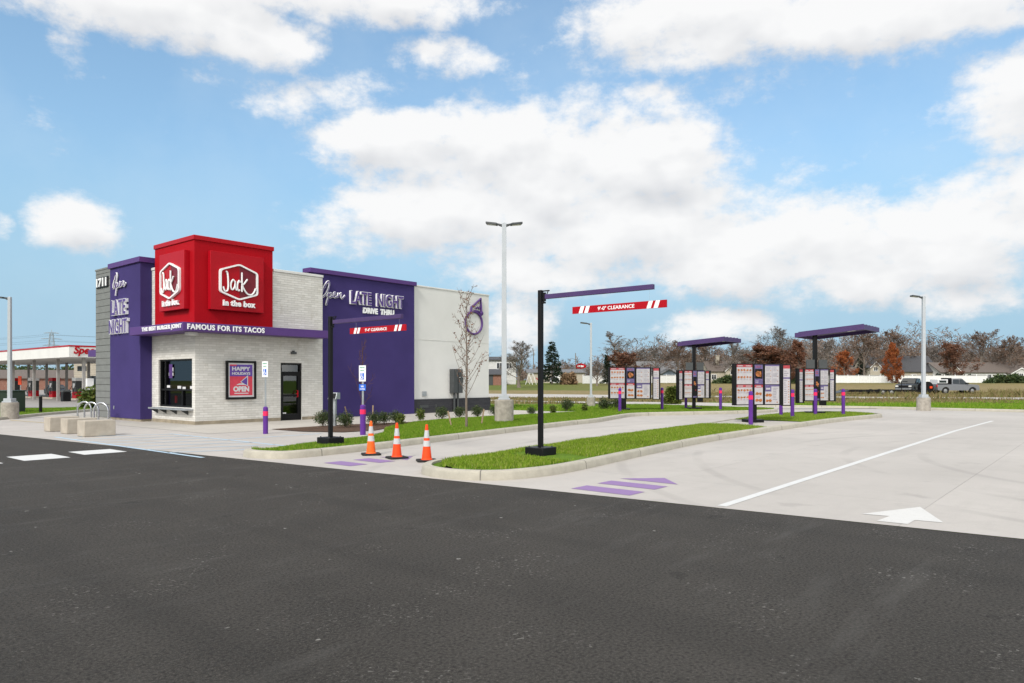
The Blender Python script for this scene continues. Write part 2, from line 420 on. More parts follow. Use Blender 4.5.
def kerb_mat():
    m, nt, bs = new_mat('kerb_concrete'); uv = coord(nt, 'UV'); co = coord(nt)
    mid = noise(nt, co, 3.5, 7, .7); fine = noise(nt, co, 60, 3)
    c = (.43, .40, .33)
    base = ramp(nt, [(.3, tuple(x*.75 for x in c)), (.65, c)], mid)
    base = mixc(nt, ramp(nt, [(.4, g3(0)), (.65, g3(.25))], fine), base, (.30, .28, .24))
    s = nd(nt, 'ShaderNodeSeparateXYZ'); nt.links.new(uv, s.inputs[0])
    fr = math_n(nt, 'FRACT', math_n(nt, 'DIVIDE', s.outputs[0], 2.4))
    base = mixc(nt, math_n(nt, 'MULTIPLY', math_n(nt, 'LESS_THAN', fr, .009), .8), base, (.09, .085, .075))
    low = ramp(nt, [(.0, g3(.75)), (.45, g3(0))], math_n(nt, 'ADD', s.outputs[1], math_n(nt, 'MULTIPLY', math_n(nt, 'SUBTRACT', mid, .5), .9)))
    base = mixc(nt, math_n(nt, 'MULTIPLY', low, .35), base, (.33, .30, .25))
    nt.links.new(base, bs.inputs['Base Color']); bs.inputs['Roughness'].default_value = .85
    bump(nt, bs, fine, .003)
    return m
M['kerb'] = kerb_mat()

def worn_paint(name, c, under=.35):
    m, nt, bs = new_mat(name); co = coord(nt)
    n = noise(nt, co, 5, 8, .75)
    a = nd(nt, 'ShaderNodeTexNoise'); a.inputs['Scale'].default_value = 60; a.inputs['Detail'].default_value = 3; nt.links.new(co, a.inputs['Vector'])
    base = mixc(nt, ramp(nt, [(.5, g3(0)), (.75, g3(.5))], n), c, tuple(x*.72+.05 for x in c))
    base = mixc(nt, ramp(nt, [(.58, g3(0)), (.7, g3(.35))], a.outputs['Fac']), base, tuple(x*.6+.04 for x in c))
    nt.links.new(base, bs.inputs['Base Color']); bs.inputs['Roughness'].default_value = .75
    return m
M['line_white'] = worn_paint('road_paint_white', (.58, .58, .57))
M['arrow_white'] = worn_paint('arrow_paint_white', (.57, .56, .54))
M['line_purple'] = worn_paint('road_paint_purple', (.235, .145, .315))
M['line_blue'] = worn_paint('road_paint_pale_blue', (.38, .50, .60))
M['line_yellow'] = worn_paint('road_paint_yellow', (.58, .45, .18))

def leaf_mat(name, stops, rough=.6, trans=.25):
    m, nt, bs = new_mat(name)
    g = nd(nt, 'ShaderNodeNewGeometry')
    c = ramp(nt, stops, g.outputs['Random Per Island'])
    nt.links.new(c, bs.inputs['Base Color']); bs.inputs['Roughness'].default_value = rough
    bs.inputs['Specular IOR Level'].default_value = .25
    if trans:
        out = nt.nodes['Material Output']; t = nd(nt, 'ShaderNodeBsdfTranslucent'); nt.links.new(c, t.inputs[0])
        mx = nd(nt, 'ShaderNodeMixShader'); mx.inputs[0].default_value = trans
        nt.links.new(bs.outputs[0], mx.inputs[1]); nt.links.new(t.outputs[0], mx.inputs[2]); nt.links.new(mx.outputs[0], out.inputs[0])
    return m
M['grass'] = leaf_mat('lawn_grass', [(0, (.085, .185, .010)), (.45, (.155, .295, .014)), (.8, (.235, .35, .025)), (1, (.36, .35, .09))], trans=.3)
M['grass_dry'] = leaf_mat('island_grass', [(0, (.11, .19, .012)), (.4, (.19, .31, .018)), (.8, (.28, .37, .035)), (1, (.42, .40, .13))], trans=.3)
M['dry_grass'] = leaf_mat('dry_tall_grass', [(0, (.17, .14, .05)), (.35, (.27, .19, .10)), (.7, (.15, .18, .04)), (1, (.36, .26, .15))])
M['shrub'] = leaf_mat('shrub_leaves', [(0, (.022, .042, .016)), (.6, (.055, .085, .028)), (1, (.11, .13, .045))])
M['shrub_y'] = leaf_mat('yellow_green_leaves', [(0, (.05, .085, .015)), (.6, (.10, .14, .025)), (1, (.17, .17, .04))])
M['conifer'] = leaf_mat('conifer_needles', [(0, (.008, .020, .011)), (.6, (.018, .036, .018)), (1, (.035, .055, .026))])
M['orange_leaf'] = leaf_mat('orange_leaves', [(0, (.23, .055, .018)), (.6, (.33, .095, .03)), (1, (.40, .15, .045))])
M['rust_leaf'] = leaf_mat('rust_leaves', [(0, (.12, .052, .034)), (.6, (.18, .08, .046)), (1, (.24, .12, .07))])
M['brown_leaf'] = leaf_mat('brown_leaves', [(0, (.11, .065, .045)), (.6, (.16, .092, .06)), (1, (.22, .135, .085))])
M['tan_leaf'] = leaf_mat('tan_straw', [(0, (.17, .11, .06)), (.6, (.26, .17, .10)), (1, (.33, .22, .13))])
M['twig_grey'] = leaf_mat('grey_twigs', [(0, (.13, .112, .10)), (1, (.25, .22, .20))], .8, 0)
M['twig_brown'] = leaf_mat('brown_twigs', [(0, (.115, .085, .068)), (1, (.215, .16, .13))], .8, 0)
M['bark'] = plain('bark', (.175, .145, .12), .9, var=.3, scale=6)
M['bark_young'] = plain('young_bark', (.16, .125, .10), .85, var=.2, scale=10)

def terrain_mat():
    m, nt, bs = new_mat('meadow_ground'); co = coord(nt)
    s = nd(nt, 'ShaderNodeSeparateXYZ'); nt.links.new(co, s.inputs[0])
    n1 = noise(nt, co, .05, 6, .6); n2 = noise(nt, co, .5, 6, .7); n3 = noise(nt, co, 4, 4)
    y = math_n(nt, 'ADD', s.outputs[1], math_n(nt, 'MULTIPLY', math_n(nt, 'SUBTRACT', n1, .5), 26))
    f = math_n(nt, 'DIVIDE', y, 260)
    G = (.13, .22, .018); G2 = (.125, .155, .034); BR = (.165, .125, .06); ST = (.265, .205, .105)
    c = ramp(nt, [(0, G), (.175, G), (.20, (.12, .15, .035)), (.23, BR), (.30, (.17, .15, .06)), (.34, ST), (.50, ST), (.56, (.26, .20, .095)), (.66, (.17, .16, .06)), (1, (.11, .12, .045))], f)
    gx = ramp(nt, [(0, g3(1)), (1, g3(0))], math_n(nt, 'DIVIDE', math_n(nt, 'SUBTRACT', s.outputs[0], 8), 22)); gy = ramp(nt, [(.40, g3(0)), (.43, g3(1))], f)
    c = mixc(nt, math_n(nt, 'MULTIPLY', gx, gy), c, G2)
    c = mixc(nt, ramp(nt, [(.42, g3(0)), (.7, g3(.6))], n2), c, (.12, .105, .045))
    c = mixc(nt, ramp(nt, [(.4, g3(0)), (.7, g3(.35))], n3), c, (.06, .075, .02))
    nt.links.new(c, bs.inputs['Base Color']); bs.inputs['Roughness'].default_value = .95; bs.inputs['Specular IOR Level'].default_value = .1
    bump(nt, bs, n3, .08)
    return m
M['terrain'] = terrain_mat()
def lawn_mat():
    m, nt, bs = new_mat('lawn_soil'); co = coord(nt)
    n2 = noise(nt, co, .9, 5, .6); n3 = noise(nt, co, 22, 4)
    c = ramp(nt, [(.3, (.08, .15, .012)), (.7, (.13, .22, .02))], n2)
    c = mixc(nt, ramp(nt, [(.4, g3(0)), (.7, g3(.5))], n3), c, (.045, .075, .014))
    nt.links.new(c, bs.inputs['Base Color']); bs.inputs['Roughness'].default_value = .95; bs.inputs['Specular IOR Level'].default_value = .1
    bump(nt, bs, n3, .02)
    return m
M['lawn'] = lawn_mat()

# ------------------------------------------------------------------ sky, sun, camera
SUN_EL, SUN_AZ = R(40), R(205)      # azimuth: compass-like, direction the light comes FROM, measured from +Y towards +X
sd = Vector((math.sin(SUN_AZ)*math.cos(SUN_EL), math.cos(SUN_AZ)*math.cos(SUN_EL), math.sin(SUN_EL)))
def build_world():
    w = bpy.data.worlds.new('World'); sc.world = w; w.use_nodes = True
    nt = w.node_tree; bg = nt.nodes['Background']
    sky = nd(nt, 'ShaderNodeTexSky', sky_type='NISHITA'); sky.sun_disc = False
    sky.sun_elevation = SUN_EL; sky.sun_rotation = SUN_AZ
    sky.altitude = 200; sky.air_density = 1.0; sky.dust_density = 1.2; sky.ozone_density = 1.6
    bg.inputs['Strength'].default_value = .10
    # cloud group: direction-space vector (azimuth, elevation) -> density
    gr = bpy.data.node_groups.new('cloud_density', 'ShaderNodeTree')
    gr.interface.new_socket('P', in_out='INPUT', socket_type='NodeSocketVector')
    gr.interface.new_socket('D', in_out='OUTPUT', socket_type='NodeSocketFloat')
    gi = gr.nodes.new('NodeGroupInput'); go = gr.nodes.new('NodeGroupOutput')
    blobs = [(150,2,150,46,1),(255,38,70,32,1),(72,42,32,30,.45),(440,58,58,22,.75),(330,-8,170,30,1),
             (285,103,46,24,.62),(355,92,62,28,.52),(648,98,36,20,.6),(545,165,175,66,1),(420,142,100,34,1),(650,160,100,44,1),
             (345,228,48,30,.75),(470,215,140,42,1),(620,232,190,48,1),(770,250,150,50,1),(900,268,150,34,1),(985,215,150,46,1),
             (560,272,120,24,.9),(960,296,90,20,.8),(515,325,40,38,.8),(715,326,62,20,.9),(80,228,54,32,.85),(0,226,18,14,.7),
             (700,22,130,46,1),(840,12,110,34,1),(960,0,170,40,1),(600,60,40,22,.4),(1015,95,70,52,.9),(950,112,34,16,.4),
             (745,90,50,20,.5),(790,180,50,26,.45),(210,68,40,20,.4),(520,95,60,22,.42),(1300,120,160,60,1),(-260,120,170,60,1),(-150,250,90,30,.8),(1350,280,120,30,.8)]
    prev = None
    for (px, py, rx, ry, s) in blobs:
        az = math.atan((px-512)/720); el = math.atan((380-py)/720*math.cos(az))
        ca = math.cos(az)
        sb = nd(gr, 'ShaderNodeVectorMath', operation='SUBTRACT'); gr.links.new(gi.outputs[0], sb.inputs[0]); sb.inputs[1].default_value = (az, el, 0)
        ml = nd(gr, 'ShaderNodeVectorMath', operation='MULTIPLY'); gr.links.new(sb.outputs[0], ml.inputs[0])
        ml.inputs[1].default_value = (720/(rx*ca*ca), 720/(ry*ca*math.cos(el)**2), 0)
        ln = nd(gr, 'ShaderNodeVectorMath', operation='LENGTH'); gr.links.new(ml.outputs[0], ln.inputs[0])
        mr = nd(gr, 'ShaderNodeMapRange'); mr.interpolation_type = 'SMOOTHSTEP'
        mr.inputs[1].default_value = 1.75; mr.inputs[2].default_value = .30; mr.inputs[3].default_value = 0; mr.inputs[4].default_value = s
        gr.links.new(ln.outputs['Value'], mr.inputs[0])
        prev = mr.outputs[0] if prev is None else math_n(gr, 'MAXIMUM', prev, mr.outputs[0])
    mp = nd(gr, 'ShaderNodeMapping'); mp.inputs['Scale'].default_value = (1, 1.5, 1); gr.links.new(gi.outputs[0], mp.inputs[0])
    n1 = noise(gr, mp.outputs[0], 7.5, 10, .62)
    n2 = noise(gr, mp.outputs[0], 26, 9, .64)
    n = math_n(gr, 'ADD', math_n(gr, 'MULTIPLY', n1, .62), math_n(gr, 'MULTIPLY', n2, .38))
    d = math_n(gr, 'ADD', math_n(gr, 'MULTIPLY', prev, .95), math_n(gr, 'MULTIPLY', math_n(gr, 'SUBTRACT', n, .5), 2.7))
    gr.links.new(d, go.inputs[0])
    gr.interface.new_socket('Low', in_out='OUTPUT', socket_type='NodeSocketFloat')
    nl = noise(gr, mp.outputs[0], 7.5, 3.2, .5)
    gr.links.new(math_n(gr, 'ADD', math_n(gr, 'MULTIPLY', prev, .95), math_n(gr, 'MULTIPLY', math_n(gr, 'SUBTRACT', nl, .5), 2.2)), go.inputs[1])
    gen = coord(nt, 'Generated')
    s = nd(nt, 'ShaderNodeSeparateXYZ'); nt.links.new(gen, s.inputs[0])
    az = math_n(nt, 'ARCTAN2', s.outputs[0], s.outputs[1]); el = math_n(nt, 'ARCSINE', s.outputs[2])
    P = nd(nt, 'ShaderNodeCombineXYZ'); nt.links.new(az, P.inputs[0]); nt.links.new(el, P.inputs[1])
    P2 = nd(nt, 'ShaderNodeVectorMath', operation='ADD'); nt.links.new(P.outputs[0], P2.inputs[0]); P2.inputs[1].default_value = (-.010, .034, 0)
    def dens(v):
        g = nt.nodes.new('ShaderNodeGroup'); g.node_tree = gr; nt.links.new(v, g.inputs[0]); return g.outputs
    o1 = dens(P.outputs[0]); o2 = dens(P2.outputs[0]); d1 = o1[0]; d2 = o2[0]
    # out-of-view sky: noise cloud cover added as neutral fill light
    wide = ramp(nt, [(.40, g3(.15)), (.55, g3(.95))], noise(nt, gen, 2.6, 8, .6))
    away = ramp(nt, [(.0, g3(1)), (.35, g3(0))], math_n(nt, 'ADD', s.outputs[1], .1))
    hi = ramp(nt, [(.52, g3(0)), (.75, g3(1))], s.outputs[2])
    fill_clouds = math_n(nt, 'MULTIPLY', wide, math_n(nt, 'MAXIMUM', away, hi))
    a = nd(nt, 'ShaderNodeMapRange'); a.interpolation_type = 'SMOOTHSTEP'
    for i, v in enumerate((0, .22, .82, 0, .98)):
        if i: a.inputs[i].default_value = v
    nt.links.new(d1, a.inputs[0])
    alpha = math_n(nt, 'MAXIMUM', a.outputs[0], fill_clouds)
    # light side faces the sun (upper left), bases grey
    sh = nd(nt, 'ShaderNodeMapRange')
    sh.inputs[1].default_value = .85; sh.inputs[2].default_value = 1.75; sh.inputs[3].default_value = 1; sh.inputs[4].default_value = 0
    nt.links.new(o2[1], sh.inputs[0])
    lit = math_n(nt, 'ADD', math_n(nt, 'MULTIPLY', sh.outputs[0], .42), math_n(nt, 'ADD', math_n(nt, 'ADD', .34, math_n(nt, 'MULTIPLY', math_n(nt, 'SUBTRACT', d1, d2), .22)), math_n(nt, 'MULTIPLY', math_n(nt, 'SUBTRACT', o1[1], o2[1]), .75)))
    cc = mixc(nt, lit, CLOUD_DARK, CLOUD_LIT)
    # pale, milky horizon air in front of the blue
    hz = ramp(nt, [(.0, g3(.97)), (.08, g3(.94)), (.16, g3(.75)), (.30, g3(.3)), (.6, g3(0))], s.outputs[2])
    skyc = mixc(nt, 1.0, sky.outputs[0], SKY_TINT, 'MULTIPLY')
    skyc = mixc(nt, hz, skyc, HORIZON)
    cc = mixc(nt, fill_clouds, cc, (10.5, 10.0, 9.2))  # unseen clouds set extra bright and warm to light the ground
    veil = ramp(nt, [(.35, g3(.03)), (.7, g3(.22))], noise(nt, gen, 4.5, 6, .6))
    skyc = mixc(nt, veil, skyc, (3.9, 4.5, 4.9))
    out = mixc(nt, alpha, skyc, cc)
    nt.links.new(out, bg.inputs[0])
    w.cycles.sampling_method = 'MANUAL'; w.cycles.sample_map_resolution = 512
CLOUD_DARK = (3.65, 3.72, 3.86); CLOUD_LIT = (5.0, 5.0, 5.0); SKY_TINT = (.90, 1.07, 1.07); HORIZON = (1.8, 2.9, 3.8)
build_world()
sl = bpy.data.lights.new('Sun', 'SUN'); sl.energy = 1.5; sl.angle = R(12); sl.color = (1, .96, .90)
so = bpy.data.objects.new('Sun', sl); col.objects.link(so)
so.rotation_euler = sd.to_track_quat('Z', 'Y').to_euler()
cd = bpy.data.cameras.new('Camera'); cam = bpy.data.objects.new('Camera', cd); col.objects.link(cam)
cam.location = (0, 0, CAM_H); cam.rotation_euler = (R(90), 0, 0)
cd.sensor_width = 36; cd.lens = 720/1024*36; cd.shift_y = (380-341.5)/1024; cd.clip_start = .1; cd.clip_end = 6000
sc.camera = cam
sc.view_settings.view_transform = 'Standard'; sc.view_settings.look = 'None'; sc.view_settings.gamma = 1
sc.view_settings.exposure = .95

# ------------------------------------------------------------------ ground
def ss(a, b, x):
    t = np.clip((x-a)/(b-a), 0, 1); return t*t*(3-2*t)
def terr(x, y):
    x = np.asarray(x, float); y = np.asarray(y, float)
    z = -.03 - .22*ss(46, 62, y) + .22*ss(80, 104, y) + .88*ss(108, 172, y) + .5*ss(175, 280, y)
    left = ss(-19, -26, x)
    zl = -.03 - .57*ss(41, 58, y) + .6*ss(110, 170, y)
    return z*(1-left) + zl*left
def tz(x, y): return float(terr(x, y))
xs = np.concatenate([np.linspace(-1500, -140, 18), np.linspace(-120, 160, 113), np.linspace(180, 1500, 18)])
ys = np.concatenate([np.linspace(-300, -20, 8), np.linspace(-10, 300, 125), np.linspace(330, 2400, 20)])
XX, YY = np.meshgrid(xs, ys); ZZ = terr(XX, YY)
mb = MB(); nx = len(xs)
mb.v = [tuple(p) for p in np.stack([XX, YY, ZZ], -1).reshape(-1, 3)]
mb.f = [(j*nx+i, j*nx+i+1, (j+1)*nx+i+1, (j+1)*nx+i) for j in range(len(ys)-1) for i in range(nx-1)]; mb.m = [0]*len(mb.f)
struct('ground', mb, M['terrain'], smooth=True, label='flat meadow ground around the lot')

def sheet(name, poly, z, m, label=None, cat=None):
    mb = MB(); mb.add([(p[0], p[1], z) for p in poly], [tuple(range(len(poly)))])
    return struct(name, mb, m, LOT['loc'], LOT['rz'], label=label, cat=cat)
# asphalt drive in front (edge runs from (-5.6, .15) to (-3.3,-23.5) in lot coordinates)
def edge_u(v): return -5.6 + (v-.15)*(-3.33+5.6)/(-23.52-.15)
sheet('asphalt_drive', [(-60,-75),(edge_u(-75),-75),(edge_u(60),60),(-60,60)], 0.0, M['asphalt'], 'dark asphalt drive across the foreground', 'drive')
sheet('concrete_lot', [(edge_u(5.4),5.4),(edge_u(-60),-60),(30.2,-60),(30.2,-12),(28.6,-8.6),(26.8,-6.5),(24.5,-4.2),(17,-3.4),(15.4,-1),(15.4,14.5),(2.0,14.6),(.75,13.3),(-1.1,11.4),(-3.4,8.7)], .004, M['concrete'], 'pale concrete lanes and apron round the restaurant', 'concrete lot')
sheet('sidewalk', [(-1.7,-4.3),(12.5,-4.35),(16.4,-4.6),(16.4,-.2),(16.4,13),(-1.7,12)], .009, M['sidewalk'], 'concrete walk along the foot of the restaurant', 'sidewalk')
sheet('mulch_bed', [(.45,-4.0),(3,-3.9),(5.4,-4.3),(6.7,-4.5),(4.6,-5.6),(3.3,-6.3),(2.2,-6.9),(1.1,-6.8),(.5,-5.6)], .02, M['mulch'], 'brown bark bed with shrubs beside the walk', 'mulch bed')

# gently curved far road, exit drive, forecourt: strips that follow the terrain
def strip_w(name, L, Rr, off, m, label, n=24):
    mb = MB(); K = 6
    L = [np.array(p) for p in smooth_path(L, 8)]; Rr = [np.array(p) for p in smooth_path(Rr, 8)]
    for a, b in zip(L, Rr):
        for k in range(K+1):
            p = a*(1-k/K) + b*k/K; mb.v.append((p[0], p[1], tz(p[0], p[1]) + off))
    for i in range(len(L)-1):
        for k in range(K):
            q = i*(K+1)+k; mb.f.append((q, q+1, q+K+2, q+K+1)); mb.m.append(0)
    return struct(name, mb, m, label=label)
strip_w('road', [(-70,96),(-30,94),(0,88),(30,77),(62,70),(120,64)][::1], [(-70,78),(-30,78),(0,72.5),(30,67.5),(62,62),(120,57)], .05, M['far_concrete'], 'pale concrete road beyond the lot')
strip_w('exit_drive', [(-4,66),(3,58.5),(9,54),(14,48.5),(18,42),(20,38.6)], [(-4,60),(2,52),(6,47),(10,43.6),(12.5,41.2),(13.6,38.2)], .055, M['far_concrete'], 'concrete exit drive curving away behind the menu boards')
strip_w('forecourt', [(-130,140),(-82,93),(-55,64),(-36,46),(-28,39.9),(-21,40.5)], [(-40,190),(-38,120),(-30,92),(-24,70),(-19.5,56),(-19.2,46)], .06, M['dark_pad'], 'grey concrete forecourt of the fuel station')

# kerbs
def offset_path(P, d):
    P = [np.array(p, float) for p in P]; out = []
    for i, p in enumerate(P):
        a = P[max(i-1, 0)]; b = P[min(i+1, len(P)-1)]
        t = (b-a)/max(np.linalg.norm(b-a), 1e-9); out.append(p + d*np.array([-t[1], t[0]]))
    return out
def kerb(name, path, side, label, h=.15, w=.17, k=6):
    """path: outer foot line in lot coordinates; side=+1 if the planted side is left of the path"""
    P = smooth_path(path, k)
    prof = [(0, -.02), (.012, h*.72), (.03, h*.93), (.055, h), (w, h), (w, .02)]
    rows = [offset_path(P, side*o) for o, _ in prof]
    arc = [0]
    for i in range(1, len(P)): arc.append(arc[-1] + float(np.linalg.norm(P[i]-P[i-1])))
    mb = MB(); uvs = []
    for j, (o, z) in enumerate(prof):
        for p in rows[j]: mb.v.append((p[0], p[1], z))
    n = len(P); pv = [0, .7, .9, 1, 1.3, 1.0]
    for j in range(len(prof)-1):
        for i in range(n-1):
            f = (j*n+i, j*n+i+1, (j+1)*n+i+1, (j+1)*n+i)
            uu = [(arc[i], pv[j]), (arc[i+1], pv[j]), (arc[i+1], pv[j+1]), (arc[i], pv[j+1])]
            if side < 0: f = f[::-1]; uu = uu[::-1]
            mb.f.append(f); mb.m.append(0); uvs += uu
    me = make_mesh(name, mb, [M['kerb']], True, uv=False)
    ul = me.uv_layers.new(name='UVMap'); ul.data.foreach_set('uv', np.array(uvs, np.float32).ravel())
    o = bpy.data.objects.new(name, me); col.objects.link(o); o.location = LOT['loc']; o.rotation_euler = (0, 0, LOT['rz'])
    o['kind'] = 'structure'; o['label'] = label; o['category'] = 'kerb'
    return rows[4]

# island A (beside the building) : kerb side K, back side B
KA = [(-3.95,-10.4),(-4.28,-10.72),(-4.25,-11.3),(-3.78,-11.82),(-2,-11.72),(-.3,-11.42),(1.5,-11.1),(3.4,-10.75),(5.8,-10.35),(8.2,-9.95),(10.3,-9.70),(12.6,-9.05),(14.9,-8.55),(16.9,-9.3),(20.1,-11.0),(22.5,-11.6),(23.8,-11.2),(24.3,-9.5),(24.6,-6.5),(25,-3.6)]
BA = [(-3.85,-10.4),(-3.8,-10.4),(-3.7,-10.4),(-3.2,-10.2),(-1.7,-9.45),(-.2,-9.15),(1.3,-8.3),(3.2,-6.35),(6,-4.85),(8.2,-4.42),(10.3,-4.42),(13,-4.65),(16.4,-4.5),(17.6,-3.5),(20.0,-3),(21.5,-3),(22.4,-3),(23,-3),(23.5,-3),(24,-3)]
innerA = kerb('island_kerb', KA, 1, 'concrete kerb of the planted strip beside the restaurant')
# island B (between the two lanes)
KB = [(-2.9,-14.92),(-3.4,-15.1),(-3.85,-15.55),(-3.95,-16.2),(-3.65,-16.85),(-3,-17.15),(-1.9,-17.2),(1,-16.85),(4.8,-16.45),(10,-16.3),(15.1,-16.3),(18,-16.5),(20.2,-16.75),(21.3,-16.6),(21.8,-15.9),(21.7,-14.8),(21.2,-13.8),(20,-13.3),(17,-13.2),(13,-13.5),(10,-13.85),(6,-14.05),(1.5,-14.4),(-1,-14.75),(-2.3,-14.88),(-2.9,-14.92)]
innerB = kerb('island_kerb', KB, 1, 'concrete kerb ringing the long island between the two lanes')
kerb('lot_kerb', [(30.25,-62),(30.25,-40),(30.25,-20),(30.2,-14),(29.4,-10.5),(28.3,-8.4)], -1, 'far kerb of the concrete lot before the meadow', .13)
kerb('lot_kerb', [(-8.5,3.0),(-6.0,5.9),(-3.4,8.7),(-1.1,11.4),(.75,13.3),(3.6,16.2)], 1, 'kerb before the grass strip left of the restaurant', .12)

def lawn_strip(name, A, Bk, zA, zB, m, label, n=10):
    """surface between two matched edge lines (lot coordinates)"""
    mb = MB(); N = len(A)
    for i in range(N):
        for k in range(n+1):
            t = k/n; p = np.array(A[i])*(1-t) + np.array(Bk[i])*t
            z = zA*(1-t) + zB*t + .03*math.sin(pi*t) + .006*math.sin(i*1.7+k)
            mb.v.append((p[0], p[1], z))
    for i in range(N-1):
        for k in range(n):
            q = i*(n+1)+k; mb.f.append((q, q+n+1, q+n+2, q+1)); mb.m.append(0)
    o = struct(name, mb, m, LOT['loc'], LOT['rz'], smooth=True, label=label)
    return np.array(mb.v), np.array(mb.f)
BAs = [np.array(p) for p in smooth_path(BA, 6)]
gA = lawn_strip('lawn_strip', innerA, BAs, .135, .03, M['lawn'], 'turf of the planted strip beside the restaurant')
mb = MB(); mb.add([(p[0], p[1], .112) for p in innerB[:-1]], [tuple(range(len(innerB)-1))])
struct('island_soil', mb, M['lawn'], LOT['loc'], LOT['rz'], label='soil bed inside the kerb of the long island')
# split ring B into two matched sides
top_ = [(-3.62,-15.8),(-3.35,-15.45),(-2.9,-15.15),(-2,-15.05),(0,-14.82),(2,-14.55),(4.5,-14.35),(7,-14.2),(9.6,-14.05)]
bot_ = [(-3.66,-16.05),(-3.5,-16.5),(-3.0,-16.88),(-2.2,-16.95),(0,-16.8),(2,-16.58),(4.5,-16.32),(7,-16.2),(9.6,-16.15)]
gB1 = lawn_strip('lawn_strip', [np.array(p) for p in smooth_path(bot_, 5)], [np.array(p) for p in smooth_path(top_, 5)], .13, .13, M['lawn'], 'turf on the near part of the island between the lanes')
top2 = [(13.1,-13.65),(15,-13.5),(17,-13.4),(19,-13.4),(20.6,-13.75),(21.3,-14.5)]
bot2 = [(13.1,-16.1),(15,-16.12),(17,-16.25),(19,-16.45),(20.6,-16.5),(21.4,-15.8)]
gB2 = lawn_strip('lawn_strip', [np.array(p) for p in smooth_path(bot2, 5)], [np.array(p) for p in smooth_path(top2, 5)], .13, .13, M['lawn'], 'turf on the far end of the island between the lanes')
mb = MB(); mb.add([(9.55,-16.16,.128),(13.15,-16.14,.128),(13.15,-13.62,.128),(9.55,-14.02,.128)], [(0,1,2,3)])
struct('board_pad', mb, M['sidewalk'], LOT['loc'], LOT['rz'], label='concrete pad under the front menu board')
mb = MB(); mb.add([(-1.72,-16.45,.142),(-.9,-16.45,.142),(-.9,-15.35,.142),(-1.72,-15.35,.142)], [(0,1,2,3)])
struct('post_pad', mb, M['sidewalk'], LOT['loc'], LOT['rz'], label='small concrete pad under the tall clearance post')
# left grass strip
gL = lawn_strip('lawn_strip', [np.array(p) for p in smooth_path([(-8.65,3.15),(-6.15,6.05),(-3.55,8.85),(-1.25,11.55),(.6,13.45),(3.45,16.35)], 5)], [np.array(p) for p in smooth_path([(-16,10),(-13,13),(-9,17.5),(-4,20.5),(1.5,20.5),(5,19.5)], 5)], .10, .0, M['lawn'], 'grass strip left of the restaurant')

def blades(name, surfs, dens, h, w, m, label, seed, frame=LOT, lean=.5, keep=None, cat='grass'):
    rng = np.random.default_rng(seed); V = []; 
    for (v, f), dn in zip(surfs, dens):
        a, b, c, d = v[f[:, 0]], v[f[:, 1]], v[f[:, 2]], v[f[:, 3]]
        ar = .5*np.linalg.norm(np.cross(b-a, c-a), axis=1) + .5*np.linalg.norm(np.cross(c-a, d-a), axis=1)
        n = int(ar.sum()*dn); idx = rng.choice(len(f), n, p=ar/ar.sum())
        s, t = rng.random(n)[:, None], rng.random(n)[:, None]
        p = (a[idx]*(1-s)+b[idx]*s)*(1-t) + (d[idx]*(1-s)+c[idx]*s)*t
        if keep is not None: p = p[keep(p)]
        V.append(p)
    p = np.concatenate(V); n = len(p)
    clump = .6 + .4*np.sin(p[:, 0]*3.1+1.3*np.sin(p[:, 1]*2.3))*np.sin(p[:, 1]*2.7+.7)
    hh = h*(.55 + .6*rng.random(n))*(.75+.45*clump)
    an = rng.random(n)*2*pi; dx = np.stack([np.cos(an), np.sin(an), 0*an], 1)
    la = rng.random(n)*2*pi; ld = np.stack([np.cos(la), np.sin(la), 0*la], 1)*(lean*rng.random(n)*hh)[:, None]
    ww = w*(.6+.8*rng.random(n))[:, None]
    z = np.array([0, 0, 1.])
    base = p.copy(); base[:, 2] -= .01
    v = np.stack([base-dx*ww*.5, base+dx*ww*.5, p+dx*ww*.35+ld*.45+z*(hh*.6)[:, None], p+ld*1.1+z*hh[:, None], p-dx*ww*.35+ld*.45+z*(hh*.6)[:, None]], 1).reshape(-1, 3)
    me = bpy.data.meshes.new(name); me.vertices.add(len(v)); me.vertices.foreach_set('co', v.astype(np.float32).ravel())
    me.loops.add(n*5); me.polygons.add(n)
    me.loops.foreach_set('vertex_index', np.arange(n*5, dtype=np.int32)); me.polygons.foreach_set('loop_start', np.arange(0, n*5, 5, dtype=np.int32))
    me.materials.append(m); me.update(calc_edges=True); me.validate()
    o = bpy.data.objects.new(name, me); col.objects.link(o)
    if frame: o.location = frame['loc']; o.rotation_euler = (0, 0, frame['rz'])
    tag(o, label, cat, None, 'stuff'); return o
nearA = lambda p: (p[:, 0] < 12)
blades('lawn_grass', [gA, gL], [1600, 300], .062, .0095, M['grass'], 'short bright green lawn grass beside the restaurant', 1)
blades('lawn_grass', [gB1, gB2], [2300, 900], .060, .0095, M['grass_dry'], 'short yellowish green lawn grass on the island between the lanes', 6, keep=lambda p: ~((p[:, 0] > -1.75) & (p[:, 0] < -.88) & (p[:, 1] < -15.33) & (p[:, 1] > -16.9)))
def world_grid(x0, x1, y0, y1, nx, ny):
    gx = np.linspace(x0, x1, nx); gy = np.linspace(y0, y1, ny); X, Y = np.meshgrid(gx, gy); Z = terr(X, Y)
    v = np.stack([X, Y, Z], -1).reshape(-1, 3)
    f = np.array([(j*nx+i, j*nx+i+1, (j+1)*nx+i+1, (j+1)*nx+i) for j in range(ny-1) for i in range(nx-1)])
    return v, f
def to_uv(p): 
    dx = p[:, 0]-C0.x; dy = p[:, 1]-C0.y; return dx*.644+dy*.765, -dx*.765+dy*.644
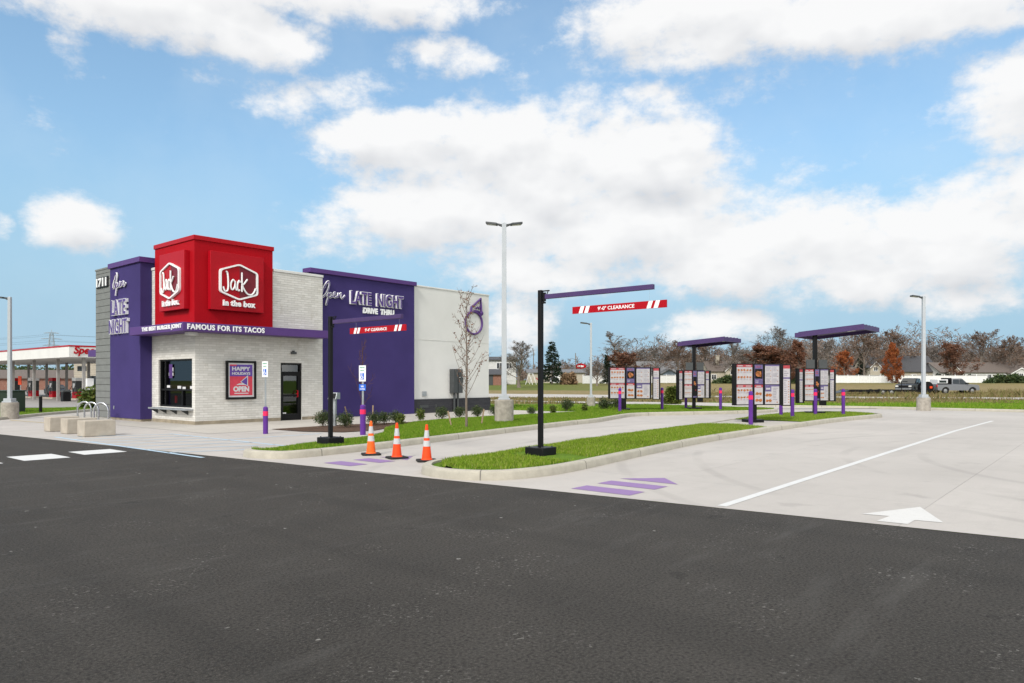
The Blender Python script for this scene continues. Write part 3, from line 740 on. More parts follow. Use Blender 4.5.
def off_drive(p):   # not on the lot, the exit drive or the far road
    u, v = to_uv(p); x, y = p[:, 0], p[:, 1]
    lot = ((u < 30.5) & (v < -3.3)) | ((u < 28.8) & (v < -8.3)) | ((u < 16.6))
    yl = np.interp(x, [-4,3,9,14,18,20], [66,58.5,54,48.5,42,38.6]); yr = np.interp(x, [-4,2,6,10,12.5,13.6], [60,52,47,43.6,41.2,38.2])
    drv = (y < yl+.4) & (y > yr-.4) & (x < 21)
    rl = np.interp(x, [-70,-30,0,30,62,120], [96,94,88,77,70,64]); rr = np.interp(x, [-70,-30,0,30,62,120], [78,78,72.5,67.5,62,57])
    road = (y < rl+1) & (y > rr-1)
    return ~(lot | drv | road)
blades('meadow_grass', [world_grid(-3, 58, 30, 66, 40, 20)], [130], .13, .028, M['grass'], 'bright green mown grass beyond the lot kerb', 2, None, keep=lambda p: off_drive(p) & (p[:, 1] + 1.5*np.sin(p[:, 0]*.3) < 43.5+.38*p[:, 0]))
blades('tall_dry_grass', [world_grid(14, 82, 44, 92, 40, 30)], [22], .30, .055, M['dry_grass'], 'tall dry brown grass growing in the meadow before the houses', 3, None, lean=.7, keep=lambda p: off_drive(p) & (p[:, 0] > p[:, 1]*.27) & (p[:, 1] > 43+.38*p[:, 0]) & (np.sin(p[:, 0]*.9+2*np.sin(p[:, 1]*.31))+np.sin(p[:, 1]*.7+1.1*np.sin(p[:, 0]*.53)) > -.7))
blades('tall_dry_weeds', [world_grid(16, 82, 46, 96, 40, 30)], [9], .62, .05, M['dry_grass'], 'scattered taller dry weeds in the meadow', 5, None, lean=.8, keep=lambda p: off_drive(p) & (p[:, 0] > p[:, 1]*.27) & (p[:, 1] > 45+.38*p[:, 0]) & (np.sin(p[:, 0]*.6+1.7*np.sin(p[:, 1]*.23))*np.sin(p[:, 1]*.4+p[:, 0]*.13) > .15))
blades('rough_grass', [world_grid(-8, 34, 46, 72, 40, 30)], [18], .22, .06, M['dry_grass'], 'rough tan grass between the exit drive and the road', 4, None, lean=.7, keep=lambda p: off_drive(p) & (p[:, 1] > 47))

# painted markings
def mark(name, polys, m, label, cat, z=.008):
    mb = MB()
    for p in polys: mb.add([(a, b, z) for a, b in p], [tuple(range(len(p)))])
    return struct(name, mb, m, LOT['loc'], LOT['rz'], label=label, cat=cat)
for i, (u0, u1, va, vb) in enumerate([(-6.20,-5.36,-6.95,-7.87),(-7.37,-6.57,-7.12,-8.22),(-8.6,-7.75,-7.25,-8.4)]):
    mark('crosswalk_stripe', [[(u0,vb),(u1,vb),(u1,va),(u0,va)]], M['line_white'], ['white crossing bar on the asphalt nearest the bench blocks','middle white crossing bar on the asphalt','white crossing bar at the left edge of the asphalt'][i], 'road marking', .005)
def drive_arrow(u, va, vb, label):
    vm = (va+vb)/2
    mark('drive_arrow', [[(u,vb),(u+.40,vb),(u+.40,va),(u,va)], [(u+.68,vb),(u+1.06,vb),(u+1.06,va),(u+.68,va)], [(u+1.34,vb-.02),(u+1.86,vm),(u+1.34,va+.02)]], M['line_purple'], label, 'road marking')
drive_arrow(-3.52, -18.27, -19.23, 'purple three-bar arrow painted on the right lane')
drive_arrow(-3.90, -12.90, -13.70, 'purple three-bar arrow painted on the lane by the cones')
mark('painted_arrow', [[(-2.0,-22.38),(-2.93,-22.78),(-2.97,-22.51),(-3.27,-22.50),(-3.29,-22.20),(-2.9,-22.24),(-2.95,-21.96)]], M['arrow_white'], 'white painted direction arrow in the right lane', 'road marking')
mark('lane_line', [[(-3.5,-20.57),(13.5,-20.5),(13.5,-20.38),(-3.5,-20.45)], [(13.5,-20.5),(20.6,-20.66),(20.6,-20.54),(13.5,-20.38)]], M['line_white'], 'long white lane line on the concrete', 'road marking')
bl = []
for k in range(7):
    b0 = -2.4 - k*1.05
    bl.append([(-4.9, b0), (-4.9, b0-.10), (-2.4, b0-1.25), (-2.4, b0-1.15)])
bl += [[(-5.0,-2.2),(-4.95,-10.3),(-4.85,-10.3),(-4.9,-2.2)], [(-2.45,-3.4),(-2.45,-9.9),(-2.35,-9.9),(-2.35,-3.4)], [(-2.3,-6.6),(.4,-6.7),(.4,-6.6),(-2.3,-6.5)]]
mark('access_hatching', bl, M['line_blue'], 'faint pale blue accessible bay hatching', 'road marking')
mark('edge_line', [[(-3.2,8.3),(-3.12,8.3),(-2.6,2.5),(-2.68,2.5)]], M['line_yellow'], 'worn yellow edge line left of the bench blocks', 'road marking', .012)

# ------------------------------------------------------------------ restaurant
X_, Y_, Z_ = (1,0,0), (0,1,0), (0,0,1)
rest = thing('restaurant', 'drive-through restaurant of white brick with a red sign box and purple walls', 'restaurant', LOT['loc'], LOT['rz'])
def bp(name, mb, m, parent=rest, bevel=0, label=None): return obj(name, mb, m, parent, bevel=bevel, label=label)

def holed_wall(mb, axis, pos, a0, a1, z0, z1, holes, depth, m=0):
    """wall skin on plane axis=pos ('v' -> spans u, faces -v; 'u' -> spans v, faces -u) with openings and reveals"""
    aa = sorted({a0, a1, *[h[0] for h in holes], *[h[1] for h in holes]}); zs = sorted({z0, z1, *[h[2] for h in holes], *[h[3] for h in holes]})
    def P(a, z, d=0): return (a, pos+d, z) if axis == 'v' else (pos+d, a, z)
    def q(a, b, c, d):
        mb.quad(*( (a, b, c, d) if axis == 'v' else (d, c, b, a)), m)
    for i in range(len(aa)-1):
        for j in range(len(zs)-1):
            ca, cz = (aa[i]+aa[i+1])/2, (zs[j]+zs[j+1])/2
            if any(h[0] < ca < h[1] and h[2] < cz < h[3] for h in holes): continue
            q(P(aa[i], zs[j]), P(aa[i+1], zs[j]), P(aa[i+1], zs[j+1]), P(aa[i], zs[j+1]))
    for h in holes:
        b0, b1, c0, c1 = h
        q(P(b0,c0), P(b0,c0,depth), P(b0,c1,depth), P(b0,c1)); q(P(b1,c0,depth), P(b1,c0), P(b1,c1), P(b1,c1,depth))
        q(P(b0,c1), P(b0,c1,depth), P(b1,c1,depth), P(b1,c1)); q(P(b0,c0,depth), P(b0,c0), P(b1,c0), P(b1,c0,depth))
WIN = (.22, 2.80, .585, 2.29); DOOR = (3.30, 4.22, .0, 2.20)
BT = 5.62
mb = MB()
holed_wall(mb, 'v', 0, 0, 5.17, 0, BT, [DOOR], .22)
holed_wall(mb, 'u', 0, 0, 3.62, 0, BT, [WIN], .22)
mb.quad((5.17,0,0),(5.17,.9,0),(5.17,.9,BT),(5.17,0,BT))           # return beside the purple wall
mb.box(.25, 5.165, .25, 3.6, 5.25, 5.3)
bp('brick_wall', mb, M['white_brick'])
mb = MB()
mb.box(2.98, 5.20, -.03, .30, BT+.002, BT+.10)
bp('parapet_coping', mb, M['stucco_white'], bevel=.01)
mb = MB(); mb.box(-.03, .30, 3.06, 3.62, BT+.002, BT+.10)
bp('parapet_coping', mb, M['stucco_white'], bevel=.01)
mb = MB(); mb.box(-.012, 3.29, -.012, .1, 0, .13); mb.box(4.23, 5.175, -.012, .1, 0, .13); mb.box(-.012, .1, .1, 3.3, 0, .13)
bp('foundation_strip', mb, M['tan_base'])
# roof and hidden sides
mb = MB(); mb.box(.3, 15.1, .9, 8.4, 5.18, 5.24); mb.box(15.0, 15.60, .62, 8.6, .004, 5.85); mb.box(.3, 15.0, 8.3, 8.62, .004, 5.8)
bp('roof', mb, M['steel_roof'])
# purple drive-through wall, set back from the brick
mb = MB(); mb.box(5.0, 10.38, .36, .75, .003, 5.84)
bp('purple_wall', mb, M['purple_stucco'])
mb = MB(); mb.box(4.78, 10.46, .27, .80, 5.842, 6.02)
bp('purple_coping', mb, M['purple_metal'], bevel=.012)
# stucco wall with charcoal brick base
mb = MB(); mb.box(10.3, 15.62, .50, .8, .66, 5.86)
bp('stucco_wall', mb, M['stucco_white'])
mb = MB(); mb.box(10.465, 15.64, .47, .78, 5.862, 5.93)
bp('wall_coping', mb, M['stucco_white'], bevel=.008)
mb = MB(); mb.box(10.385, 15.60, .488, .499, 3.42, 3.432)
bp('control_joint', mb, M['stucco_white'])
mb = MB(); mb.box(10.39, 15.66, .42, .79, .003, .655)
bp('brick_base', mb, M['dark_brick'])
mb = MB(); mb.box(10.75, 11.3, .405, .418, .26, .40)
bp('wall_plate', mb, M['dark_grey'])
mb = MB(); mb.box(11.75, 11.85, .40, .418, .26, .40)
bp('wall_plate', mb, M['dark_grey'])
mb = MB(); mb.box(10.98, 11.24, .46, .52, .80, 1.02); 
for k in range(4): mb.box(11.0, 11.22, .45, .465, .82+k*.05, .845+k*.05)
bp('wall_vent', mb, M['galv'])
# electrical cabinet
mb = MB(); mb.box(12.78, 13.42, .22, .50, .92, 2.08)
cab = bp('electrical_cabinet', mb, M['dark_grey'], bevel=.012)
mb = MB(); mb.box(13.08, 13.10, .210, .2185, .95, 2.05); mb.box(13.14, 13.26, .205, .2185, 1.62, 1.74)
obj('cabinet_door_seam', mb, M['black_metal'], cab)
mb = MB(); mb.box(13.425, 13.49, .26, .36, 1.42, 1.66); obj('disconnect_handle', mb, M['black_metal'], cab)
mb = MB(); mb.box(13.17, 13.23, .201, .2045, 1.66, 1.70); obj('warning_sticker', mb, M['sign_white'], cab)
for x in (12.95, 13.2):
    mb = MB(); mb.cyl(x, .34, .02, .92, .05, n=10); bp('conduit', mb, M['dark_grey'])

# purple tower on the left face and the grey siding beyond
TX = -.42
mb = MB(); mb.box(TX, 1.0, 3.34, 6.08, .10, 5.90)
bp('purple_tower', mb, M['purple_stucco'])
mb = MB(); mb.box(TX-.07, 1.1, 3.27, 6.15, 5.902, 6.10)
bp('tower_coping', mb, M['purple_metal'], bevel=.012)
mb = MB(); mb.box(TX+.03, 1.0, 3.36, 6.05, .003, .098)
bp('tower_plinth', mb, M['tan_base'])
mb = MB(); mb.box(-.02, .8, 6.09, 8.62, .003, 6.1); mb.box(-.04, .82, 6.16, 8.66, 6.102, 6.17)
bp('siding_wall', mb, M['grey_siding'])
mb = MB(); mb.box(TX-.015, TX-.001, 5.66, 5.74, .42, .55); bp('wall_outlet', mb, M['galv'])
# rear awning stub seen left of the grey wall
mb = MB(); mb.box(.5, 1.8, 8.67, 10.95, 2.58, 2.88); bp('rear_awning', mb, M['purple_metal'], bevel=.01)

# wraparound canopy band with lettering
B0, B1, P_ = 3.17, 3.46, .80
mb = MB()
mb.box(-P_, 4.95, -P_, -.02, B0, B1); mb.box(-P_, -.02, -.02, 3.33, B0, B1); 
band = bp('canopy_band', mb, M['purple_metal'], bevel=.008)
text_words('band_lettering', 'FAMOUS FOR ITS TACOS', (-.66, -P_-.001, 3.225), X_, Z_, (0,-1,0), 2.80, .185, .02, M['sign_white'], band, .03, 1.12)
text_words('band_lettering', 'THE BEST BURGER JOINT', (-P_-.001, 2.28, 3.225), (0,-1,0), Z_, (-1,0,0), 3.0, .185, .02, M['sign_white'], band, .03, 1.1)

# red sign box
RT = 6.52
mb = MB(); mb.box(-.05, 2.93, -.05, 2.98, 3.40, 6.36)
sbx = bp('sign_box', mb, M['red_stucco'])
mb = MB(); mb.box(-.09, 2.97, -.09, 3.02, 6.362, RT)
obj('sign_box_coping', mb, M['red_gloss'], sbx, bevel=.012)
def jack(parent, o, xd, nd_):
    """sign panel 2.0 x 2.0 with hexagon cube outline and script; o = lower left corner on the panel face"""
    o = Vector(o); xd = Vector(xd); n = Vector(nd_); zd = Vector(Z_)
    def P(x, z, d=0): return o + xd*x + zd*z + n*d
    hexo = [(.30,.62),(1.03,.38),(1.76,.62),(1.76,1.42),(1.03,1.68),(.30,1.42)]
    # rounded outline
    pts = []
    for i in range(6):
        a, b, c = np.array(hexo[i-1]), np.array(hexo[i]), np.array(hexo[(i+1) % 6])
        r = .09
        p = b + (a-b)/np.linalg.norm(a-b)*r; q = b + (c-b)/np.linalg.norm(c-b)*r
        for t in (0, .33, .67, 1): pts.append((1-t)**2*p + 2*t*(1-t)*b + t*t*q)
    mb = MB(); c = np.array((1.03, 1.03))
    inn = [c + (p-c)*.91 for p in pts]; k = len(pts)
    D = .085
    for i in range(k):
        j = (i+1) % k
        for (A, B_, da, db) in ((pts[i], pts[j], 0, D),):
            mb.quad(P(*A, 0), P(*B_, 0), P(*B_, D), P(*A, D))
        mb.quad(P(*pts[i], D), P(*pts[j], D), P(*inn[j], D), P(*inn[i], D))
        mb.quad(P(*inn[i], D), P(*inn[j], D), P(*inn[j], .03), P(*inn[i], .03))
    obj('logo_outline', mb, M['sign_white'], parent)
    mb = MB()
    L = [(.36,.66),(1.06,.43),(1.06,1.62),(.36,1.39)]; Rr = [(1.06,.43),(1.70,.66),(1.70,1.39),(1.06,1.62)]
    mb.add([P(*p, .032) for p in L], [(0,1,2,3)], 0); mb.add([P(*p, .033) for p in Rr], [(0,1,2,3)], 1)
    obj('logo_face', mb, [M['red_gloss'], M['red_dark']], parent)
    mb = MB(); rr = .031
    T = lambda pts: stroke(mb, pts, P(0,0,.07), xd, zd, 1, 1, rr)
    T([(.53,1.36),(.585,1.30),(.61,1.05),(.61,.80),(.57,.68),(.50,.66),(.45,.74),(.43,.82)])        # J
    T([(.86,1.02),(.80,1.09),(.73,1.0),(.71,.86),(.74,.75),(.80,.76),(.86,.88),(.88,1.05),(.88,.85),(.92,.73)])   # a
    T([(1.06,1.02),(1.02,1.08),(.97,.98),(.955,.84),(.99,.73),(1.05,.75)])     # c
    T([(1.13,1.38),(1.13,1.1),(1.13,.85),(1.13,.69)])                          # k stem
    T([(1.34,1.16),(1.22,1.0),(1.15,.92),(1.24,.75),(1.36,.63),(1.50,.62),(1.60,.72),(1.66,.86)])  # k leg swash
    obj('logo_script', mb, M['sign_white'], parent)
    text_words('logo_lettering', 'in the box', P(.44, .155), xd, zd, n, 1.22, .22, .07, M['sign_white'], parent, .04, 1.1)
mb = MB(); mb.box(.42, 2.45, -.24, -.055, 4.0, 6.03)
pr = bp('sign_panel', mb, M['red_gloss'], bevel=.01); jack(pr, (.42,-.241,4.0), X_, (0,-1,0))
mb = MB(); mb.box(-.24, -.055, .30, 2.20, 4.0, 6.03)
pl = bp('sign_panel', mb, M['red_gloss'], bevel=.01); jack(pl, (-.241,2.28,4.0), (0,-1,0), (-1,0,0))

# outlined lettering
def outlined(s, o, xd, n, w, h, parent, name, sp=1.0):
    text_words(name, s, o, xd, Z_, n, w, h, .10, M['sign_white'], parent, .040, sp, (.018, .012, M['neon_purple'], .019))
OPEN = [[(.34,.92),(.22,.80),(.10,.52),(.09,.36),(.17,.36),(.30,.55),(.38,.80),(.36,.95),(.28,.90),(.20,.70)],
        [(.30,.36),(.36,.52),(.33,.30),(.26,.02),(.30,.22),(.40,.48),(.47,.50),(.47,.40),(.40,.34),(.50,.38)],
        [(.50,.38),(.60,.46),(.62,.54),(.57,.54),(.55,.44),(.60,.36),(.70,.42)],
        [(.70,.36),(.74,.54),(.73,.40),(.80,.52),(.86,.54),(.85,.40),(.90,.36),(1.0,.48)]]
def open_script(o, xd, n, w, h, name='script_lettering'):
    mb = MB(); O = Vector(o) + Vector(n)*.06
    for st in OPEN: stroke(mb, st, O, xd, Z_, w, h, .042)
    a = bp(name, mb, M['sign_white'])
    mb = MB()
    for st in OPEN: stroke(mb, st, O + Vector(n)*.028, xd, Z_, w, h, .020)
    obj('letter_face', mb, M['neon_purple'], a)
PV = .36
open_script((5.22,PV,4.55), X_, (0,-1,0), 1.25, 1.05)
outlined('LATE  NIGHT', (6.74,PV-.002,4.72), X_, (0,-1,0), 2.92, .58, rest, 'outlined_lettering')
text_words('drive_lettering', 'DRIVE  THRU', (7.44,PV-.001,4.39), X_, Z_, (0,-1,0), 1.70, .25, .06, M['sign_white'], rest, .05)
open_script((TX,5.74,4.80), (0,-1,0), (-1,0,0), 1.25, .90)
outlined('LATE', (TX-.002,5.72,4.04), (0,-1,0), (-1,0,0), 1.35, .60, rest, 'outlined_lettering', 1.12)
outlined('NIGHT', (TX-.002,5.93,3.32), (0,-1,0), (-1,0,0), 1.68, .58, rest, 'outlined_lettering', 1.12)
mb = MB(); mb.box(-.06, -.021, 7.28, 8.46, 5.36, 5.80); pn = bp('number_plate', mb, M['black_metal'], bevel=.006)
mb = MB(); text(mb, '1711', (-.061,8.40,5.40), (0,-1,0), Z_, (-1,0,0), 1.02, .36, .03, 0, .03, .92); obj('house_number', mb, M['sign_white'], pn, smooth=False)
# ring and pointed hat emblem
mb = MB(); yy = .44
ring = [(14.45+.60*math.cos(a), yy, 4.41+.56*math.sin(a)) for a in np.linspace(0, 2*pi, 41)]
mb.tube(ring, .052, 8)
em = bp('ring_emblem', mb, M['purple_metal'])
mb = MB()
mb.tube([(14.22,yy,4.93),(14.27,yy,5.20),(14.42,yy,5.27),(14.95,yy,5.66),(14.97,yy,5.30),(14.99,yy,4.98)], .055, 8)
mb.tube([(14.22,yy,4.93),(14.50,yy,5.02),(14.80,yy,5.00),(14.99,yy,4.80)], .05, 8)
mb.sphere((15.02,yy,4.93), .11, .07, .12)
mb.tube([(14.6,yy,5.13),(14.72,yy,5.22),(14.80,yy,5.13),(14.88,yy,5.25)], .04, 6)
obj('hat_emblem', mb, M['purple_metal'], em)

# service window
b0, b1, z0, z1 = WIN
mb = MB(); t = .06
mb.box(.06,.20,b0,b0+t,z0,z1); mb.box(.06,.20,b1-t,b1,z0,z1); mb.box(.06,.20,b0+t,b1-t,z1-t,z1); mb.box(.06,.20,b0+t,b1-t,z0,z0+t)
vm = 1.1
mb.box(.07,.19,vm-.03,vm+.03,z0+t,1.17); mb.box(.07,.19,b0+t,b1-t,1.17,1.23); mb.box(.07,.19,b1-.42,b1-.37,z0+t,z1-t)
win = bp('service_window', mb, M['black_metal'], bevel=.005)
mb = MB(); mb.quad((.13,b1-t,z0+t),(.13,b0+t,z0+t),(.13,b0+t,z1-t),(.13,b1-t,z1-t)); obj('window_pane', mb, M['glass'], win, smooth=False)
mb = MB()      # dark room behind: five inner faces, counter, shelves
mb.quad((1.5,3.2,.2),(1.5,.25,.2),(1.5,.25,2.6),(1.5,3.2,2.6)); mb.quad((.24,.25,.2),(1.5,.25,.2),(1.5,3.2,.2),(.24,3.2,.2))
mb.quad((.24,.25,2.6),(.24,3.2,2.6),(1.5,3.2,2.6),(1.5,.25,2.6)); mb.quad((.24,.25,.2),(.24,.25,2.6),(1.5,.25,2.6),(1.5,.25,.2)); mb.quad((.24,3.2,.2),(1.5,3.2,.2),(1.5,3.2,2.6),(.24,3.2,2.6))
mb.box(.5,1.0,.3,2.9,.2,1.0); mb.box(1.2,1.45,.4,1.2,1.0,1.9); mb.box(1.2,1.45,1.5,2.3,1.0,1.5)
obj('window_interior', mb, M['room_dark'], win, smooth=False)
for (v, z, w_, h_) in ((2.22,1.27,.24,.09),(1.38,1.24,.26,.10),(1.02,1.20,.22,.11),(.44,1.24,.26,.10),(2.0,1.86,.30,.14),(2.02,1.70,.34,.12)):
    mb = MB(); mb.box(.100,.112,v-w_/2,v+w_/2,z,z+h_); obj('paper_notice', mb, M['poster_white'], win)
mb = MB(); mb.box(.22,.26,1.86,1.98,.72,.98); obj('red_tag', mb, M['red_gloss'], win)
mb = MB(); mb.box(.095,.099,1.9,2.16,1.62,2.12); obj('window_decal', mb, M['purple_metal'], win)
mb = MB(); mb.box(-.30,.0,.12,2.98,.50,.56)
sill = bp('window_shelf', mb, M['galv'], bevel=.006)
for v in (.5, 1.35, 2.15, 2.85):
    mb = MB(); mb.prism([(-.26,v,.495),(0,v,.495),(0,v,.33)], (0,.03,0)); obj('shelf_bracket', mb, M['dark_grey'], sill)

# entrance door
u0, u1, z0, z1 = DOOR
mb = MB(); t = .07
mb.box(u0,u0+t,.04,.18,z0,z1); mb.box(u1-t,u1,.04,.18,z0,z1); mb.box(u0+t,u1-t,.04,.18,z1-t,z1); mb.box(u0+t,u1-t,.04,.18,1.80,1.87)
mb.box(u0+t,u0+t+.07,.05,.15,.02,1.8); mb.box(u1-t-.07,u1-t,.05,.15,.02,1.8); mb.box(u0+t+.07,u1-t-.07,.05,.15,.02,.24); mb.box(u0+t+.07,u1-t-.07,.05,.15,1.71,1.8); mb.box(u0+t+.07,u1-t-.07,.05,.15,.92,1.0)
door = bp('entrance_door', mb, M['black_metal'], bevel=.004)
mb = MB(); mb.quad((u0+t,.11,.03),(u1-t,.11,.03),(u1-t,.11,z1-t),(u0+t,.11,z1-t)); obj('door_pane', mb, M['glass'], door, smooth=False)
mb = MB()
mb.quad((3.1,1.9,0),(4.5,1.9,0),(4.5,1.9,2.5),(3.1,1.9,2.5)); mb.quad((3.1,.24,0),(3.1,1.9,0),(3.1,1.9,2.5),(3.1,.24,2.5)); mb.quad((4.5,1.9,0),(4.5,.24,0),(4.5,.24,2.5),(4.5,1.9,2.5))
mb.quad((3.1,.24,.004),(4.5,.24,.004),(4.5,1.9,.004),(3.1,1.9,.004)); mb.quad((3.1,.24,2.5),(3.1,1.9,2.5),(4.5,1.9,2.5),(4.5,.24,2.5))
obj('door_interior', mb, M['room_dark'], door, smooth=False)
mb = MB(); mb.tube([(4.02,.04,.90),(4.02,-.03,.90),(4.02,-.03,1.14),(4.02,.04,1.14)], .02, 8); mb.tube([(4.02,-.03,1.02),(3.95,-.03,1.02)], .018, 8)
obj('door_handle', mb, M['red_gloss'], door)
mb = MB(); mb.box(3.42,3.56,.045,.05,.27,.31); obj('door_sticker', mb, M['poster_white'], door)
# poster case
def poster(o):
    U0, U1, V0, V1 = 1.09, 2.24, .86, 2.24
    mb = MB(); b = .075
    mb.box(U0,U0+b,-.10,-.013,V0,V1); mb.box(U1-b,U1,-.10,-.013,V0,V1); mb.box(U0+b,U1-b,-.10,-.013,V0,V0+b); mb.box(U0+b,U1-b,-.10,-.013,V1-b,V1)
    case = bp('poster_case', mb, M['black_metal'], bevel=.006)
    a0, a1, c0, c1 = U0+b, U1-b, V0+b, V1-b; y = -.055
    def Q(x0, x1, q0, q1, d, m): mb.quad((x0,y-d,q0),(x1,y-d,q0),(x1,y-d,q1),(x0,y-d,q1), m)
    mb = MB(); Q(a0, a1, c0, c1, 0, 0)
    i0, i1, k0, k1 = a0+.06, a1-.06, c0+.06, c1-.06; w = i1-i0; h = k1-k0
    Q(i0, i1, k0, k0+h*.62, .002, 1); Q(i0, i1, k0+h*.62, k1, .002, 2); Q(i0, i0+w*.3, k1-.05, k1, .004, 1)
    def PP(x, z, d): return (i0+x*w, y-d, k0+z*h)
    # pointed hat over an open brim
    mb.add([PP(.46,.44,.004),PP(.60,.36,.004),PP(.80,.30,.004),PP(.80,.66,.004)], [(0,1,2,3)], 0)
    mb.add([PP(.50,.44,.006),PP(.63,.38,.006),PP(.76,.33,.006),PP(.765,.60,.006)], [(0,1,2,3)], 2)
    mb.add([PP(.28,.34,.005),PP(.68,.34,.005),PP(.58,.39,.005),PP(.40,.39,.005)], [(0,1,2,3)], 0)
    Q(i0+w*.20, i0+w*.82, k0+h*.055, k0+h*.085, .004, 0)
    text(mb, 'HAPPY', PP(.10,.80,.004), X_, Z_, (0,-1,0), w*.80, h*.13, .003, 0, .045)
    text(mb, 'HOLIDAYS', PP(.10,.67,.004), X_, Z_, (0,-1,0), w*.80, h*.085, .003, 0, .045)
    text(mb, 'OPEN', PP(.15,.12,.007), X_, Z_, (0,-1,0), w*.70, h*.18, .003, 0, .06)
    obj('poster', mb, [M['poster_white'], M['poster_red'], M['poster_purple']], case, smooth=False)
poster(None)
mb = MB(); mb.box(3.72,3.92,-.12,-.013,2.54,2.62); mb.box(3.78,3.86,-.08,-.013,2.62,2.68); bp('wall_lamp', mb, M['dark_grey'], bevel=.01)
mb = MB(); mb.box(-.45,-.12,-.42,-.18,3.06,3.168); bp('soffit_lamp', mb, M['stucco_white'], bevel=.01)
mb = MB(); mb.tube([(5.08,.0,.02),(5.08,.0,.02)],.01,4) if False else mb.box(5.20,5.36,.24,.355,.1,1.35)
bp('downspout', mb, M['galv'], bevel=.01)

# ------------------------------------------------------------------ bollards and parking signs
GZ = .12
def bollard_parts(t, h=1.05, r=.068, cap=True):
    mb = MB(); mb.cyl(0,0,-.05,h-.01,r,n=20); mb.cyl(0,0,h-.01,h+.025,r,r*.55,n=20)
    obj('sleeve', mb, M['purple_bollard'], t)
    mb = MB(); mb.cyl(0,0,h-.24,h-.11,r+.004,n=20); obj('band', mb, M['pink'], t)
bo = thing('bollard', 'purple bollard in front of the left end of the rear left menu board', 'bollard', W(15.63,-7.31,GZ), 0, 'purple bollards round the menu boards')
bollard_parts(bo)
for u, v, lab in [(18.75,-7.71,'purple bollard at the right end of the rear left menu board, before the small evergreen'),
                  (21.13,-7.75,'purple bollard before the left half of the rear order station'),
                  (20.21,-9.97,'purple bollard standing alone between the rear order station and the front menu board'),
                  (10.60,-15.25,'purple bollard in front of the front menu board, on the pad, largest of its kind'),
                  (16.66,-14.05,'purple bollard mostly hidden behind the front menu board, only its foot showing'),
                  (15.44,-14.91,'purple bollard just right of the front menu board'),
                  (17.95,-14.96,'purple bollard in front of the front order station, before its post'),
                  (18.9,-15.75,'rightmost purple bollard, past the front order station at the end of the island')]:
    dup(bo, W(u,v,GZ), 0, lab)
def parking_sign(label, u, v, z, hb, top, plates, rad):
    t = thing('parking_sign', label, 'parking sign', W(u,v,z), ANG-pi/2, 'accessible parking signs on purple bollards')
    bollard_parts(t, hb, rad)
    mb = MB(); mb.box(-.028,.028,-.012,.012,hb,top); obj('post', mb, M['galv'], t)
    for (z0, z1, w_, kind) in plates:
        mb = MB(); mb.box(-w_/2,w_/2,-.022,-.014,z0,z1)
        pl = obj('sign_plate', mb, M['sign_white'] if kind == 'w' else M['blue_sign'], t, bevel=.003)
        mb = MB(); hgt = z1-z0
        if kind == 'w':
            text(mb, 'RESERVED', (-w_*.36,-.0222,z0+hgt*.82), X_, Z_, (0,-1,0), w_*.72, hgt*.09, .002, 1, .02)
            obj('sign_lettering', mb, [M['sign_white'], M['green_sign']], pl, smooth=False); mb = MB()
            text(mb, 'PARKING', (-w_*.30,-.0222,z0+hgt*.65), X_, Z_, (0,-1,0), w_*.60, hgt*.08, .002, 1, .02)
            obj('sign_lettering', mb, [M['sign_white'], M['green_sign']], pl, smooth=False); mb = MB()
            mb.box(-w_*.27,w_*.27,-.0250,-.0222,z0+hgt*.12,z0+hgt*.52,2)
            q = lambda x, zz: (x*w_, -.0275, z0+hgt*zz)
            mb.tube([q(-.03,.46),q(-.03,.30),q(.09,.30),q(.14,.19)], .012, 5, 0); mb.sphere(q(-.03,.485), .016,.004,.016,8,6,0)
            mb.tube([q(-.05+.13*math.cos(a),.255+.10*math.sin(a)) for a in np.linspace(1.9,6.0,12)], .010, 5, 0)
        else:
            text(mb, 'VAN', (-w_*.22,-.0222,z0+hgt*.52), X_, Z_, (0,-1,0), w_*.44, hgt*.3, .002, 0, .02)
            obj('sign_lettering', mb, [M['sign_white']], pl, smooth=False); mb = MB()
            text(mb, 'ACCESSIBLE', (-w_*.38,-.0222,z0+hgt*.16), X_, Z_, (0,-1,0), w_*.76, hgt*.2, .002, 0, .02)
        obj('sign_symbol' if kind == 'w' else 'sign_lettering', mb, [M['sign_white'], M['green_sign'], M['blue_sign']], pl, smooth=False)
parking_sign('white accessible parking sign on a thin post above a purple bollard near the entrance door', -.64,-5.5,.004, .76, 2.08, [(1.63,2.08,.30,'w')], .07)
parking_sign('white sign over a small blue plate on a purple bollard behind the left cone', .93,-7.93,.03, .80, 1.93, [(1.48,1.93,.30,'w'),(1.22,1.40,.30,'b')], .08)

